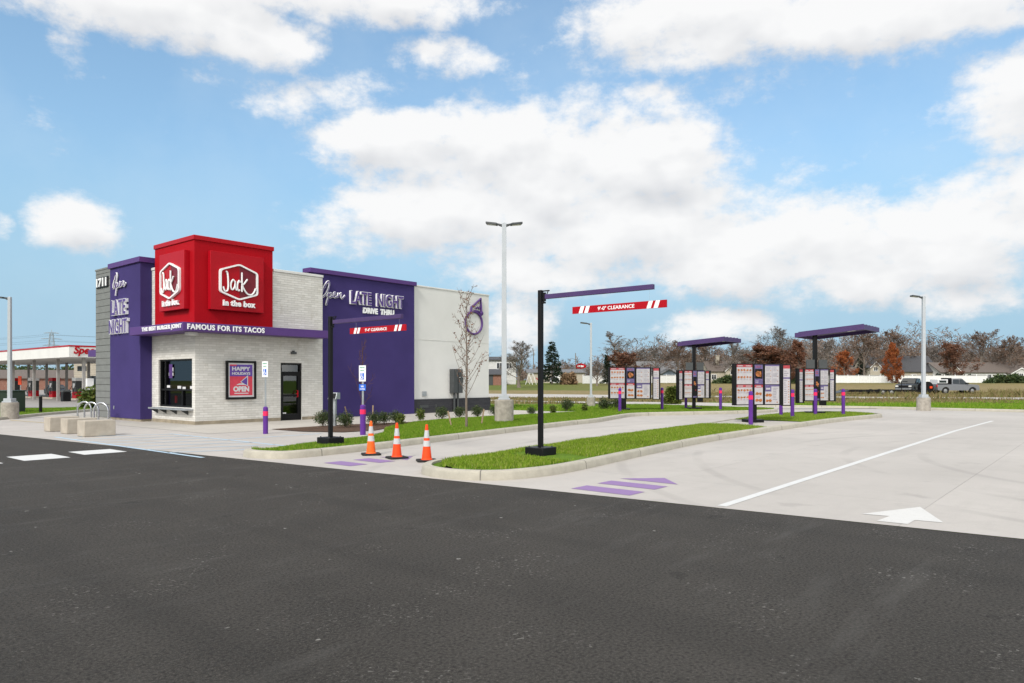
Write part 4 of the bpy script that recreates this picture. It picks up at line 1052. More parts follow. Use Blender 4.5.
# ------------------------------------------------------------------ clearance bars
def clearance(label, u, v, z, zarm, top, zsign, txt, L0, L1):
    t = thing('clearance_bar', label, 'clearance bar', W(u,v,z), ANG-pi/2, 'clearance bars over the two drive-through lanes')   # local +x = -v, local +y = u
    mb = MB(); mb.box(-.21,.21,-.21,.21,-.06,.17); obj('base', mb, M['black_metal'], t, bevel=.012)
    for a in (-1,1):
        for b in (-1,1):
            mb = MB(); mb.cyl(a*.15,b*.15,.171,.19,.016,n=6); obj('anchor_bolt', mb, M['dark_grey'], t)
    mb = MB(); mb.box(-.04,.04,-.04,.04,.171,top-z); obj('post', mb, M['black_metal'], t, bevel=.006)
    a0 = zarm-z
    mb = MB(); mb.box(.12,2.36,-.035,.035,a0-.042,a0+.042); arm = obj('arm', mb, M['canopy_purple'], t, bevel=.005)
    mb = MB(); mb.box(.041,.10,-.03,.03,a0-.12,a0-.09); mb.box(.041,.20,-.015,.015,a0+.10,a0+.12); mb.tube([(.18,0,a0+.11),(.07,0,a0-.10)], .010, 6); mb.box(.05,.118,-.012,.012,a0-.08,a0+.08)
    obj('hinge', mb, M['black_metal'], t)
    s0 = zsign - z; H = .125
    mb = MB(); mb.box(L0,L1,-.012,.012,s0,s0+H,1)
    def par(x0, x1, m):
        k = .045
        for y in (-.0135, .0135): mb.add([(x0-k*.5,y,s0+.001),(x1-k*.5,y,s0+.001),(x1+k*.5,y,s0+H-.001),(x0+k*.5,y,s0+H-.001)], [(0,1,2,3)], m)
    W_ = L1-L0
    def fr(a): return L0 + W_*a
    par(fr(.085),fr(.128),0); par(fr(.148),fr(.190),0); par(fr(.815),fr(.857),0); par(fr(.885),fr(.927),0)
    text(mb, txt, (fr(.29),-.0122,s0+H*.24), X_, Z_, (0,-1,0), W_*.39, H*.52, .003, 0, .02)
    obj('hanging_sign', mb, [M['sign_white'], M['red_gloss']], t, smooth=False)
    mb = MB()
    for x in (L0+.2, 2.28): mb.tube([(x,0,s0+H),(x,0,a0-.05)], .0013, 4)
    obj('cable', mb, M['galv'], t)
clearance('tall black clearance post with purple arm, on the grass island nearest the viewer', -1.30,-16.0,.135, 3.09,3.22, 2.735, "9'-0\" CLEARANCE", .73, 2.60)
clearance('black clearance post with purple arm on the kerbed strip beside the restaurant, behind the cones', -2.35,-10.97,.125, 2.82,2.95, 2.53, "9'-4\" CLEARANCE", .70, 2.48)

# ------------------------------------------------------------------ traffic cones
def cone(label, x, y, rz, m, tilt=0):
    t = thing('traffic_cone', label, 'traffic cone', (x,y,.006), rz, 'orange traffic cones across the left lane')
    mb = MB(); mb.prism([(-.19,-.15,0),(-.15,-.19,0),(.15,-.19,0),(.19,-.15,0),(.19,.15,0),(.15,.19,0),(-.15,.19,0),(-.19,.15,0)], (0,0,.035))
    obj('base', mb, M['black_rubber'], t, bevel=.006)
    def rad(z): return .098 + (.024-.098)*(z-.036)/(.69-.036)
    mb = MB(); mb.cyl(0,0,.036,.06,.112,rad(.06),n=24); mb.cyl(0,0,.06,.69,rad(.06),.024,n=24); mb.cyl(0,0,.69,.70,.024,.018,n=24)
    obj('body', mb, m, t)
    for a, b in ((.285,.395),(.445,.59)):
        mb = MB(); mb.cyl(0,0,a,b,rad(a)+.003,rad(b)+.003,n=24); obj('reflective_collar', mb, M['reflective'], t)
cone('faded orange traffic cone on the left, nearest the kerb', -2.91,14.86, .3, M['orange_worn'])
cone('bright orange traffic cone in the middle of the row', -2.27,14.2, .5, M['orange'])
cone('bright orange traffic cone at the tip of the grass island', -1.62,13.68, .25, M['orange'])

# ------------------------------------------------------------------ lamp posts
def lamp(label, x, y, z, zt, rb, hb, pw, heads):
    t = thing('lamp_post', label, 'lamp post', (x,y,z), 0, 'parking lot lamp posts')
    mb = MB(); mb.cyl(0,0,-.4,hb-.02,rb,n=28); mb.cyl(0,0,hb-.02,hb,rb,rb-.02,n=28); obj('concrete_base', mb, M['lamp_base'], t)
    mb = MB(); mb.box(-rb*.62,rb*.62,-rb*.62,rb*.62,hb,hb+.05); mb.box(-rb*.5,rb*.5,-rb*.5,rb*.5,hb+.05,hb+.16); obj('base_cover', mb, M['pole_white'], t, bevel=.01)
    H = zt - z
    mb = MB(); a = pw/2; b = pw*.42
    mb.add([(-a,-a,hb+.16),(a,-a,hb+.16),(a,a,hb+.16),(-a,a,hb+.16),(-b,-b,H),(b,-b,H),(b,b,H),(-b,b,H)], [(0,3,2,1),(4,5,6,7),(0,1,5,4),(1,2,6,5),(2,3,7,6),(3,0,4,7)])
    obj('pole', mb, M['pole_white'], t, bevel=.01)
    for an in heads:
        c, s = math.cos(an), math.sin(an)
        mb = MB()
        def q(l, w_, z_): return (c*l - s*w_, s*l + c*w_, z_)
        for (l0,l1,w0,w1,z0,z1,z2,z3) in ((.0,.24,.05,.05,H-.16,H-.06,H-.06,H+.0),(.24,.62,.13,.15,H-.07,H+.0,H-.02,H+.05)):
            mb.add([q(l0,-w0,z0),q(l1,-w1,z2),q(l1,w1,z2),q(l0,w0,z0),q(l0,-w0,z1),q(l1,-w1*.9,z3),q(l1,w1*.9,z3),q(l0,w0,z1)], [(0,3,2,1),(4,5,6,7),(0,1,5,4),(1,2,6,5),(2,3,7,6),(3,0,4,7)])
        h = obj('lamp_head', mb, M['dark_grey'], t, bevel=.01)
        mb = MB(); mb.add([q(.28,-.10,H-.070),q(.58,-.12,H-.030),q(.58,.12,H-.030),q(.28,.10,H-.070)], [(0,1,2,3)]); obj('lens', mb, M['lamp_lens'], h)
lamp('tall white lamp post with two heads on a concrete drum, right of the restaurant', -.27,24.64,.06, 6.92,.325,.82,.175,(R(12),R(172)))
lamp('white lamp post with one head on a concrete drum, by the far right kerb', 20.75,36.3,.0, 5.78,.32,.66,.16,(R(180),))
lamp('small white lamp post behind the tall black clearance post, beside the rear left menu board', 4.63,42.2,-.02, 4.9,.25,.55,.13,(R(178),))
lamp('white lamp post at the left edge, its concrete drum by the dark green utility box', -19.95,28.6,.0, 4.85,.31,.66,.13,(R(165),))

# ------------------------------------------------------------------ menu boards
MM = [M['black_metal'], M['menu_white'], M['menu_red'], M['food_brown'], M['food_orange'], M['text_grey'], M['menu_blue']]
def menu_sheet(x0, x1, z0, z1, kind, rng, y=-.012):
    mb = MB()
    def Q(a, b, c, d, k, m): mb.quad((a,y-k,c),(b,y-k,c),(b,y-k,d),(a,y-k,d), m)
    w = x1-x0; h = z1-z0
    Q(x0,x1,z0,z1,0,1)
    def blob(cx, cz, r, m):
        n = 7; pts = [(cx+r*(.7+.5*rng.random())*math.cos(2*pi*i/n), y-.004, cz+r*.8*(.7+.5*rng.random())*math.sin(2*pi*i/n)) for i in range(n)]
        mb.add(pts, [tuple(range(n))], m)
    def lines(a, b, c, d, n, m=5):
        for i in range(n):
            zz = d - (d-c)*(i+.5)/n; e = a + (b-a)*(.55+.45*rng.random())
            Q(a, e, zz-(d-c)/n*.16, zz+(d-c)/n*.16, .003, m)
    if kind == 'grid':
        Q(x0,x1,z1-h*.13,z1,.002,2); Q(x0+w*.06,x0+w*.40,z1-h*.085,z1-h*.045,.004,1); Q(x0+w*.58,x0+w*.92,z1-h*.085,z1-h*.045,.004,1)
        for j in range(2):
            for i in range(5):
                cx = x0+w*(.12+.19*i); cz = z1-h*(.28+.36*j)
                blob(cx, cz, w*.082, 3 if rng.random() < .6 else 4); lines(cx-w*.07, cx+w*.08, cz-h*.16, cz-h*.075, 2, 2 if rng.random() < .4 else 5)
    elif kind == 'photo':
        Q(x0,x1,z0,z1,.001,6); Q(x0+w*.04,x1-w*.04,z0+h*.28,z1-h*.22,.0015,0); blob((x0+x1)/2, z0+h*.52, w*.40, 4); blob((x0+x1)/2-w*.1, z0+h*.58, w*.26, 3); blob((x0+x1)/2+w*.14, z0+h*.45, w*.18, 3); blob(x1-w*.3, z0+h*.16, w*.2, 6)
        lines(x0+w*.15,x1-w*.1,z1-h*.16,z1-h*.05,2,2); lines(x0+w*.1,x0+w*.6,z0+h*.05,z0+h*.2,2,1)
    elif kind == 'combo':
        Q(x0,x1,z1-h*.14,z1,.002,2); Q(x0+w*.2,x1-w*.2,z1-h*.10,z1-h*.05,.004,1)
        for j in range(2):
            for i in range(2): blob(x0+w*(.30+.40*i), z0+h*(.20+.34*j), w*.23, 3 if (i+j) % 2 else 4)
        lines(x0+w*.1,x1-w*.1,z0+h*.33,z0+h*.41,1)
    elif kind == 'list':
        Q(x0,x1,z1-h*.07,z1,.002,6)
        for i in range(2):
            a = x0+w*(.05+.5*i)
            for j in range(3): 
                c = z1-h*(.12+.29*j); lines(a+w*.02,a+w*.40,c-h*.22,c,4); blob(a+w*.34,c-h*.18,w*.035,3)
        Q(x0+w*.5-.003,x0+w*.5+.003,z0+h*.04,z1-h*.08,.003,6)
    elif kind == 'mixed':
        Q(x0,x1,z1-h*.09,z1,.002,6); Q(x0,x0+w*.44,z1-h*.35,z1-h*.09,.002,6); Q(x0+w*.06,x0+w*.36,z1-h*.25,z1-h*.16,.004,1)
        for j in range(2):
            for i in range(2): blob(x0+w*(.14+.22*i), z0+h*(.18+.28*j), w*.12, 3 if (i+j) % 2 else 4)
        lines(x0+w*.54,x1-w*.05,z0+h*.2,z1-h*.14,8); blob(x1-w*.15,z0+h*.1,w*.05,3)
    elif kind == 'wing':
        Q(x0,x1,z1-h*.08,z1,.002,2); Q(x0,x1,z1-h*.34,z1-h*.30,.002,6)
        for j in range(9): blob(x1-w*.2,z0+h*(.07+.065*j),w*.10,4 if j % 2 else 3)
        lines(x0+w*.1,x0+w*.6,z0+h*.04,z0+h*.64,11); lines(x0+w*.1,x1-w*.1,z1-h*.28,z1-h*.12,3)
    return mb
def cabinet(t, x0, x1, z0, z1, ang, px, secs, seed, dep=.16):
    """one black case holding menu sheets: secs = list of (x0, x1, kinds top..bottom); ang = turn about its left edge px"""
    rng = random.Random(seed)
    mb = MB(); mb.box(0, x1-x0, 0, dep, z0, z1)
    case = obj('case', mb, M['black_metal'], t, loc=(px,0,0), rz=ang, bevel=.008)
    for a, b, kinds in secs:
        n = len(kinds); H = (z1-z0-.07-(n-1)*.02)/n
        for i, k in enumerate(kinds):
            q1 = z1-.035-i*(H+.02); q0 = q1-H
            obj('menu_sheet', menu_sheet(a-x0, b-x0, q0, q1, k, rng, -.006), MM, case, smooth=False)
def menu_board(label, u, v, z, a, H0, H1, s, px_post, seed):
    P = W(u, v, z)
    t = thing('menu_board', label, 'menu board', P, a, 'long menu boards beside the lanes')
    mb = MB(); mb.box(px_post-.11,px_post+.11,.02,.14,.11,H0+.1); obj('post', mb, M['black_metal'], t, bevel=.006)
    mb = MB(); mb.box(px_post-.27,px_post+.27,-.16,.34,-.06,.11); obj('base', mb, M['black_metal'], t, bevel=.01)
    w = 2.02*s; x = -w*.5
    k = s
    cabinet(t, x, x+w*.99, H0, H1, 0, x, [(x+.10*k,x+.76*k,('grid','grid')),(x+.86*k,x+1.21*k,('photo','combo')),(x+1.31*k,x+1.92*k,('list','mixed'))], seed)
    cabinet(t, 0, .36*k, H0-.03, H1-.02, R(-16), x+w+.012, [(.06*k,.31*k,('wing',))], seed+1, .12)
menu_board('long black menu board with red headed sheets, rear left, left of both order stations', 17.35,-6.8,GZ, R(-5), .55,2.03, 1.0, -.28, 11)
menu_board('large front menu board on its pad in the middle of the island', 11.98,-14.95,GZ, R(14), .58,1.98, .885, -.14, 21)

def order_station(label, u, v, z, a, seed, x1=1.95, y1=2.15, zc=3.40, tilt=.085):
    t = thing('order_station', label, 'order station', W(u, v, z), 0, 'order stations under purple canopies')
    mb = MB(); mb.box(-.32,.32,-.30,.30,-.06,.12); obj('base', mb, M['black_metal'], t, bevel=.012)
    mb = MB(); mb.box(-.075,.075,-.075,.075,.12,zc-.08); obj('post', mb, M['black_metal'], t, bevel=.008)
    # tilted canopy, long side over the lane (direction -v), local frame rotated to the lot grid
    rz = ANG - pi/2      # local x = -v, local y = u
    mb = MB()
    x0, y0 = -.75, -.22
    def zt(x): return zc + (x+.75)*tilt
    T = .19
    mb.add([(x0,y0,zt(x0)-T),(x1,y0,zt(x1)-T),(x1,y1,zt(x1)-T),(x0,y1,zt(x0)-T),(x0,y0,zt(x0)),(x1,y0,zt(x1)),(x1,y1,zt(x1)),(x0,y1,zt(x0))],
           [(4,5,6,7),(0,1,5,4),(1,2,6,5),(2,3,7,6),(3,0,4,7)], 0)
    i = .07      # recessed underside
    mb.add([(x0,y0,zt(x0)-T),(x1,y0,zt(x1)-T),(x1,y1,zt(x1)-T),(x0,y1,zt(x0)-T),(x0+i,y0+i,zt(x0+i)-T),(x1-i,y0+i,zt(x1-i)-T),(x1-i,y1-i,zt(x1-i)-T),(x0+i,y1-i,zt(x0+i)-T)],
           [(0,4,5,1),(1,5,6,2),(2,6,7,3),(3,7,4,0)], 0)
    mb.add([(x0+i,y0+i,zt(x0+i)-T),(x1-i,y0+i,zt(x1-i)-T),(x1-i,y1-i,zt(x1-i)-T),(x0+i,y1-i,zt(x0+i)-T),(x0+i,y0+i,zt(x0)-.06),(x1-i,y0+i,zt(x1)-.06),(x1-i,y1-i,zt(x1)-.06),(x0+i,y1-i,zt(x0)-.06)],
           [(0,4,5,1),(1,5,6,2),(2,6,7,3),(3,7,4,0),(4,5,6,7)], 0)
    can = obj('canopy', mb, M['canopy_purple'], t, rz=rz, smooth=False)
    mb = MB()
    for k in range(5):
        y = y0 + .25 + k*(y1-y0-.45)/4
        mb.box(x0+.08,x1-.08,y-.04,y+.04,0,.05)
    mb.v = [(p[0],p[1],p[2]+zt(p[0])-.002) for p in mb.v]
    obj('roof_rib', mb, M['canopy_purple'], can, smooth=False)
    mb = MB(); mb.box(1.0,1.3,.7,1.1,0,.04); mb.v = [(p[0],p[1],p[2]+zt(p[0])-.10) for p in mb.v]
    obj('downlight', mb, M['sign_white'], can)
    # board on the post, turned towards the arriving cars
    H0, H1 = .56, 1.90
    c, s = math.cos(a), math.sin(a)
    def loc(x, y): return (c*x - s*y, s*x + c*y, 0)
    rng = random.Random(seed)
    def case(x, w, h0, h1, ang, secs, dep=.13, yo=-.22):
        mb = MB(); mb.box(0,w,0,dep,h0,h1)
        cs = obj('case', mb, M['black_metal'], t, loc=loc(x,yo), rz=a+ang, bevel=.008)
        for p0, p1, kinds in secs:
            n = len(kinds); H = (h1-h0-.07-(n-1)*.02)/n
            for i, k in enumerate(kinds):
                q1 = h1-.035-i*(H+.02)
                obj('menu_sheet', menu_sheet(p0,p1,q1-H,q1,k,rng,-.006), MM, cs, smooth=False)
        return cs
    main = case(-.50, .98, H0, H1, 0, [(.03,.37,('grid','grid')),(.43,.60,('photo',)),(.65,.95,('list','mixed'))])
    case(-.503-.36*math.cos(R(28)), .36, H0-.08, H1, R(28), [(.10,.26,('wing',))], yo=-.22-.36*math.sin(R(28)))
    case(.49, .24, H0, H1-.02, R(-34), [(.05,.19,('wing',))])
    mb = MB(); mb.box(-.08,.12,-.258,-.232,H0+.12,H0+.60); mb.box(-.04,.08,-.262,-.258,H0+.22,H0+.52)
    o = obj('order_screen', mb, M['black_metal'], t, rz=a, bevel=.004)
    mb = MB(); mb.box(.02,.07,-.266,-.2625,H0+.36,H0+.42); obj('screen_symbol', mb, M['red_dark'], o)
    mb = MB(); mb.box(.14,.40,-.20,-.06,H0-.18,H0-.005); obj('speaker_box', mb, M['black_metal'], t, rz=a, bevel=.008)
    for x in (-.40, .10):
        mb = MB(); mb.box(x,x+.33,-.20,-.10,H1+.004,H1+.37); obj('display_hood', mb, M['dark_grey'], t, rz=a, bevel=.008)
order_station('purple canopied order station at the rear, left of the front menu board', 20.26,-8.60,GZ, R(-6), 31, 1.62, 1.75, 3.26, .07)
order_station('purple canopied order station at the front right end of the island', 19.08,-14.59,GZ, R(-4), 41)

# ------------------------------------------------------------------ bench blocks, bike racks, small site objects
def block(label, u, v):
    o = obj('concrete_block', (lambda mb: (mb.box(0,.80,0,.52,.01,.44), mb)[1])(MB()), M['block'], None, W(u,v,0), ANG, bevel=.015)
    tag(o, label, 'concrete block', 'precast concrete blocks in a row')
block('nearest precast concrete block, with its whole long side showing', -4.45,-2.84)
block('middle precast concrete block in the row of three', -4.37,-1.32)
block('farthest and leftmost precast concrete block in the row of three', -4.36,.10)
for u, v, lab in [(-.90,7.35,'leftmost steel bike hoop behind the concrete blocks'),(-1.02,6.3,'middle steel bike hoop behind the concrete blocks'),(-1.02,5.35,'rightmost steel bike hoop, in front of the grey siding')]:
    t = thing('bike_rack', lab, 'bike rack', W(u,v,.01), R(-8), 'steel hoop bike racks')
    mb = MB(); r = .30
    pts = [(-r,0,-.05),(-r,0,.2),(-r,0,.37)] + [(-r*math.cos(a),0,.37+r*math.sin(a)) for a in np.linspace(.15,pi-.15,14)] + [(r,0,.37),(r,0,.2),(r,0,-.05)]
    mb.tube(pts, .032, 10); obj('hoop', mb, M['stainless'], t)
    mb = MB()
    for x in (-r, r): mb.cyl(x,0,0,.012,.075,n=16)
    obj('base_flange', mb, M['galv'], t)
t = thing('utility_box', 'dark green utility box on the grass at the left edge', 'utility box', (-22.9,32.3,.0), R(8))
mb = MB(); mb.box(-1.1,.70,-.5,.6,.0,1.02); obj('housing', mb, M['dark_green_box'], t, bevel=.02)
mb = MB(); mb.box(-1.13,.73,-.53,.63,1.022,1.09); obj('lid', mb, M['dark_green_box'], t, bevel=.02)
mb = MB(); mb.box(-.2,-.18,-.512,-.502,.1,1.0); mb.box(-.12,-.05,-.53,-.502,.5,.62); obj('door_latch', mb, M['black_metal'], t)
t = thing('marker_post', 'slim black marker post on the grass strip, right of the green utility box', 'post', (-20.95,32.0,.0))
mb = MB(); mb.cyl(0,0,-.05,.82,.065,n=14); obj('shaft', mb, M['black_metal'], t)
mb = MB(); mb.cyl(0,0,.82,.86,.068,.05,n=14); obj('cap', mb, M['dark_grey'], t)
t = thing('intercom_pedestal', 'grey pedestal with a black slanted box behind the clearance post', 'pedestal', (-5.93,24.0,.01), R(-20))
mb = MB(); mb.box(-.075,.075,-.05,.05,0,.92); obj('post', mb, M['galv'], t, bevel=.006)
mb = MB(); mb.prism([(-.16,-.14,.90),(-.16,.12,.90),(-.16,.12,1.12),(-.16,-.06,1.12)], (.32,0,0)); obj('hood', mb, M['galv'], t, bevel=.006)
mb = MB(); mb.quad((-.13,-.146,.92),(.13,-.146,.92),(.13,-.074,1.1),(-.13,-.074,1.1)); obj('dark_face', mb, M['black_metal'], t, smooth=False)

# ------------------------------------------------------------------ vegetation
class Tri:
    """many loose leaf / twig triangles or quads"""
    def __init__(s): s.v = []; s.f = []
    def ribbon(s, a, b, w):
        d = Vector(b)-Vector(a)
        n = d.cross(Vector((random.gauss(0,1),random.gauss(0,1),random.gauss(0,1))))
        n = n.normalized()*w*.5 if n.length > 1e-9 else Vector((w*.5,0,0))
        o = len(s.v); a = Vector(a); b = Vector(b)
        s.v += [a-n, a+n, b+n*.45, b-n*.45]; s.f.append((o,o+1,o+2,o+3))
    def leaf(s, p, r, up=None, ratio=.6):
        t = Vector((random.gauss(0,1),random.gauss(0,1),random.gauss(0,1))).normalized() if up is None else Vector(up)
        q = t.cross(Vector((random.gauss(0,1),random.gauss(0,1),random.gauss(0,1))))
        q = q.normalized() if q.length > 1e-6 else Vector((1,0,0))
        p = Vector(p); o = len(s.v)
        s.v += [p, p+t*r*.5+q*r*ratio*.5, p+t*r, p+t*r*.5-q*r*ratio*.5]; s.f.append((o,o+1,o+2,o+3))
    def mesh(s, name, m):
        me = bpy.data.meshes.new(name); me.from_pydata([tuple(p) for p in s.v], [], s.f); me.materials.append(m); me.update(); return me
def link(name, me, parent=None, loc=(0,0,0)):
    o = bpy.data.objects.new(name, me); col.objects.link(o); o.location = loc
    if parent: o.parent = parent
    return o
def rot_about(d, ang, az):
    d = Vector(d).normalized(); p = d.orthogonal().normalized(); q = d.cross(p)
    r = p*math.cos(az) + q*math.sin(az)
    return (d*math.cos(ang) + r*math.sin(ang)).normalized()
def gen_tree(seed, H, spread, tr, first=.22, limbs=11, sub=(6,5,5), gravity=.25, twigw=.03, leaf=None, leaf_r=.25, leaves=0, apical=.75, limb_ang=(35,62), up=.5):
    """returns (trunk mesh with limbs, crown mesh of twigs and leaves)"""
    random.seed(seed); T = MB(); Tw = Tri(); Lf = Tri()
    def path(p, d, L, n, wig, lift):
        pts = [Vector(p)]; d = Vector(d)
        for i in range(n):
            d = (d + Vector((random.gauss(0,wig),random.gauss(0,wig),random.gauss(0,wig)+lift))).normalized()
            pts.append(pts[-1] + d*(L/n))
        return pts
    def at(pts, t):
        x = t*(len(pts)-1); i = min(int(x), len(pts)-2); f = x-i
        return pts[i].lerp(pts[i+1], f), (pts[i+1]-pts[i]).normalized()
    trunk = path((0,0,-.3), (0,0,1), H*.92, 10, .05, .05)
    T.tube(trunk, [tr*(1.25 if i == 0 else 1)*(1-.88*i/10) for i in range(11)], 8)
    for i in range(limbs):
        t = first + (1-first)*(i+.4*random.random())/limbs
        p, d = at(trunk, min(t, .98))
        L = spread*(1.0 - .72*max(0,(t-.35)/.65)**1.2)*random.uniform(.75,1.1)*(.6+.4*min(1,(t-first)/.18+.3))
        d1 = rot_about((0,0,1), R(random.uniform(*limb_ang))*(1.05-.5*t), i*2.4+random.uniform(-.5,.5))
        P1 = path(p, d1, L, 6, .10, .06*up)
        r1 = tr*.42*(1-t*.6)
        T.tube(P1, [r1*(1-.8*k/6)+.012 for k in range(7)], 5)
        for j in range(sub[0]):
            t2 = .22+.78*(j+random.random()*.8)/sub[0]
            p2, dd = at(P1, min(t2,.99)); L2 = L*.52*(1.15-.6*t2)*random.uniform(.7,1.15)
            P2 = path(p2, rot_about(dd, R(random.uniform(28,55)), random.uniform(0,2*pi)), L2, 4, .14, .10*up)
            T.tube(P2, [r1*.36*(1-.75*k/4)+.008 for k in range(5)], 3, cap=False)
            for k in range(sub[1]):
                t3 = .2+.8*(k+random.random())/sub[1]
                p3, d3 = at(P2, min(t3,.99)); L3 = L2*.5*random.uniform(.6,1.1)
                P3 = path(p3, rot_about(d3, R(random.uniform(25,58)), random.uniform(0,2*pi)), L3, 2, .16, .12*up)
                for q in range(2): Tw.ribbon(P3[q], P3[q+1], twigw*1.2)
                for m in range(sub[2]):
                    p4, d4 = at(P3, .15+.85*random.random())
                    e = p4 + rot_about(d4, R(random.uniform(20,60)), random.uniform(0,2*pi))*L3*random.uniform(.35,.7)
                    Tw.ribbon(p4, e, twigw*.8)
                    if leaf and random.random() < leaves:
                        for _ in range(leaf): Lf.leaf(p4.lerp(e, random.random()) + Vector((random.gauss(0,.12),random.gauss(0,.12),random.gauss(0,.12))), leaf_r*random.uniform(.6,1.3))
    # straighten: shear the crown back over its foot
    P = np.array([tuple(p) for p in Tw.v]); cx, cy = np.median(P[:, 0]), np.median(P[:, 1]); zc = np.median(P[:, 2])
    fix = lambda p: (p[0]-cx*max(0, p[2])/zc, p[1]-cy*max(0, p[2])/zc, p[2])
    T.v = [fix(p) for p in T.v]; Tw.v = [fix(p) for p in Tw.v]; Lf.v = [fix(p) for p in Lf.v]
    return T, Tw, Lf
_trees = {}
def me_pts(me):
    a = np.empty(len(me.vertices)*3, np.float32); me.vertices.foreach_get('co', a); return a.reshape(-1, 3)
def tree_meshes(kind):
    if kind in _trees: return _trees[kind]
    K = dict(
      grey=dict(args=(3, 12, 5.0, .24), kw=dict(limbs=16, sub=(7,7,6), twigw=.050, limb_ang=(24,52), up=1.2, first=.18), tw='twig_grey', lf=None),
      grey2=dict(args=(8, 15, 6.0, .28), kw=dict(limbs=15, sub=(7,7,6), twigw=.056, limb_ang=(25,48)), tw='twig_grey', lf=None),
      tall=dict(args=(12, 16, 4.2, .24), kw=dict(limbs=16, sub=(7,6,6), twigw=.054, limb_ang=(18,38), first=.18), tw='twig_grey', lf=None),
      brown=dict(args=(21, 13, 6.2, .30), kw=dict(limbs=15, sub=(7,7,6), twigw=.062, leaf=1, leaves=.30, leaf_r=.32), tw='twig_brown', lf='brown_leaf'),
      brown2=dict(args=(25, 13, 6.6, .30), kw=dict(limbs=15, sub=(7,7,6), twigw=.062, leaf=1, leaves=.22, leaf_r=.30, limb_ang=(40,68)), tw='twig_brown', lf='brown_leaf'),
      rust=dict(args=(33, 10, 4.6, .24), kw=dict(limbs=18, sub=(7,6,6), twigw=.05, leaf=2, leaves=.85, leaf_r=.30, limb_ang=(22,66), first=.10, up=.9), tw='twig_brown', lf='rust_leaf'),
      orange_ball=dict(args=(41, 7.5, 3.9, .18), kw=dict(limbs=16, sub=(6,5,5), first=.06, twigw=.03, leaf=3, leaves=1, leaf_r=.27, limb_ang=(30,85), up=.8), tw='twig_brown', lf='orange_leaf'),
      orange_cone=dict(args=(45, 9.5, 2.9, .18), kw=dict(limbs=30, sub=(6,5,5), first=.05, twigw=.03, leaf=4, leaves=1, leaf_r=.26, limb_ang=(62,88), up=.35), tw='twig_brown', lf='orange_leaf'),
      brown_cone=dict(args=(49, 10, 2.8, .2), kw=dict(limbs=30, sub=(6,5,5), first=.05, twigw=.03, leaf=4, leaves=.95, leaf_r=.26, limb_ang=(62,88), up=.35), tw='twig_brown', lf='rust_leaf'))[kind]
    T, Tw, Lf = gen_tree(*K['args'], **K['kw'])
    tm = make_mesh('trunk', T, [M['bark']], True, uv=False)
    # twigs and leaves in one crown mesh with two materials
    me = bpy.data.meshes.new('crown'); n = len(Tw.v)
    me.from_pydata([tuple(p) for p in Tw.v] + [tuple(p) for p in Lf.v], [], Tw.f + [tuple(i+n for i in f) for f in Lf.f])
    me.materials.append(M[K['tw']]); me.materials.append(M[K['lf'] or K['tw']])
    me.polygons.foreach_set('material_index', [0]*len(Tw.f)+[1]*len(Lf.f)); me.update()
    vv = np.array([(p[0], p[1], p[2]) for p in me_pts(me)]); rad = float(np.percentile(np.abs(vv[:, 0]), 97)); top = float(np.percentile(vv[:, 2], 99.7))
    _trees[kind] = (tm, me, top, rad); return _trees[kind]
def px(x, Y): return (x-512)/720*Y
def tree(label, kind, x_img, ytop, Y, width=None, rz=0, group='trees beyond the meadow', name='bare_tree', sub=.0):
    tm, cm, H, S = tree_meshes(kind)
    X = px(x_img, Y); z = tz(X, Y)
    h = CAM_H + (380-ytop)*Y/720 - z
    s = h/H; w = s if width is None else max(.45*s, min(2.6*s, width*Y/720/(2*S)))
    t = thing(name, label, 'tree', (X, Y, z), rz, group); t.scale = (w, w, s)
    link('trunk', tm, t); link('crown', cm, t); return t
def conifer_mesh(seed, H, Rb, whorls=26, per=9, gap=.0):
    random.seed(seed); T = MB(); Lf = Tri()
    T.tube([(0,0,-.3),(0,0,H*.5),(0,0,H)], [.16,.10,.02], 7)
    for i in range(whorls):
        t = .10 + .88*i/whorls; z = H*t
        r = Rb*(1-t)**.85*random.uniform(.72,1.12)+.12
        for k in range(per):
            if random.random() < gap: continue
            a = 2*pi*(k+random.random()*.7)/per + i; dz = -.18*r + random.uniform(-.15,.2)
            e = Vector((r*math.cos(a), r*math.sin(a), z+dz))
            T.tube([(0,0,z),e], [.03,.008], 3, cap=False)
            n = int(10+r*14)
            for q in range(n):
                f = .15+.85*random.random()
                p = Vector((0,0,z)).lerp(e, f)
                d = (Vector((math.cos(a+random.gauss(0,.8)), math.sin(a+random.gauss(0,.8)), random.gauss(-.1,.35)))).normalized()
                Lf.leaf(p, random.uniform(.25,.5)*(.6+.3*Rb/2), d, .38)
    return make_mesh('trunk', T, [M['bark']], True, uv=False), Lf.mesh('foliage', M['conifer'])
def conifer(label, x_img, ytop, Y, width, seed, rz=0, gap=.25, name='conifer', mat=None):
    X = px(x_img, Y); z = tz(X, Y); h = CAM_H + (380-ytop)*Y/720 - z
    tm, fm = conifer_mesh(seed, h, width*Y/720/2, gap=gap)
    if mat: fm.materials[0] = M[mat]
    t = thing(name, label, 'tree', (X,Y,z), rz, 'evergreen trees'); link('trunk', tm, t); link('crown', fm, t); return t
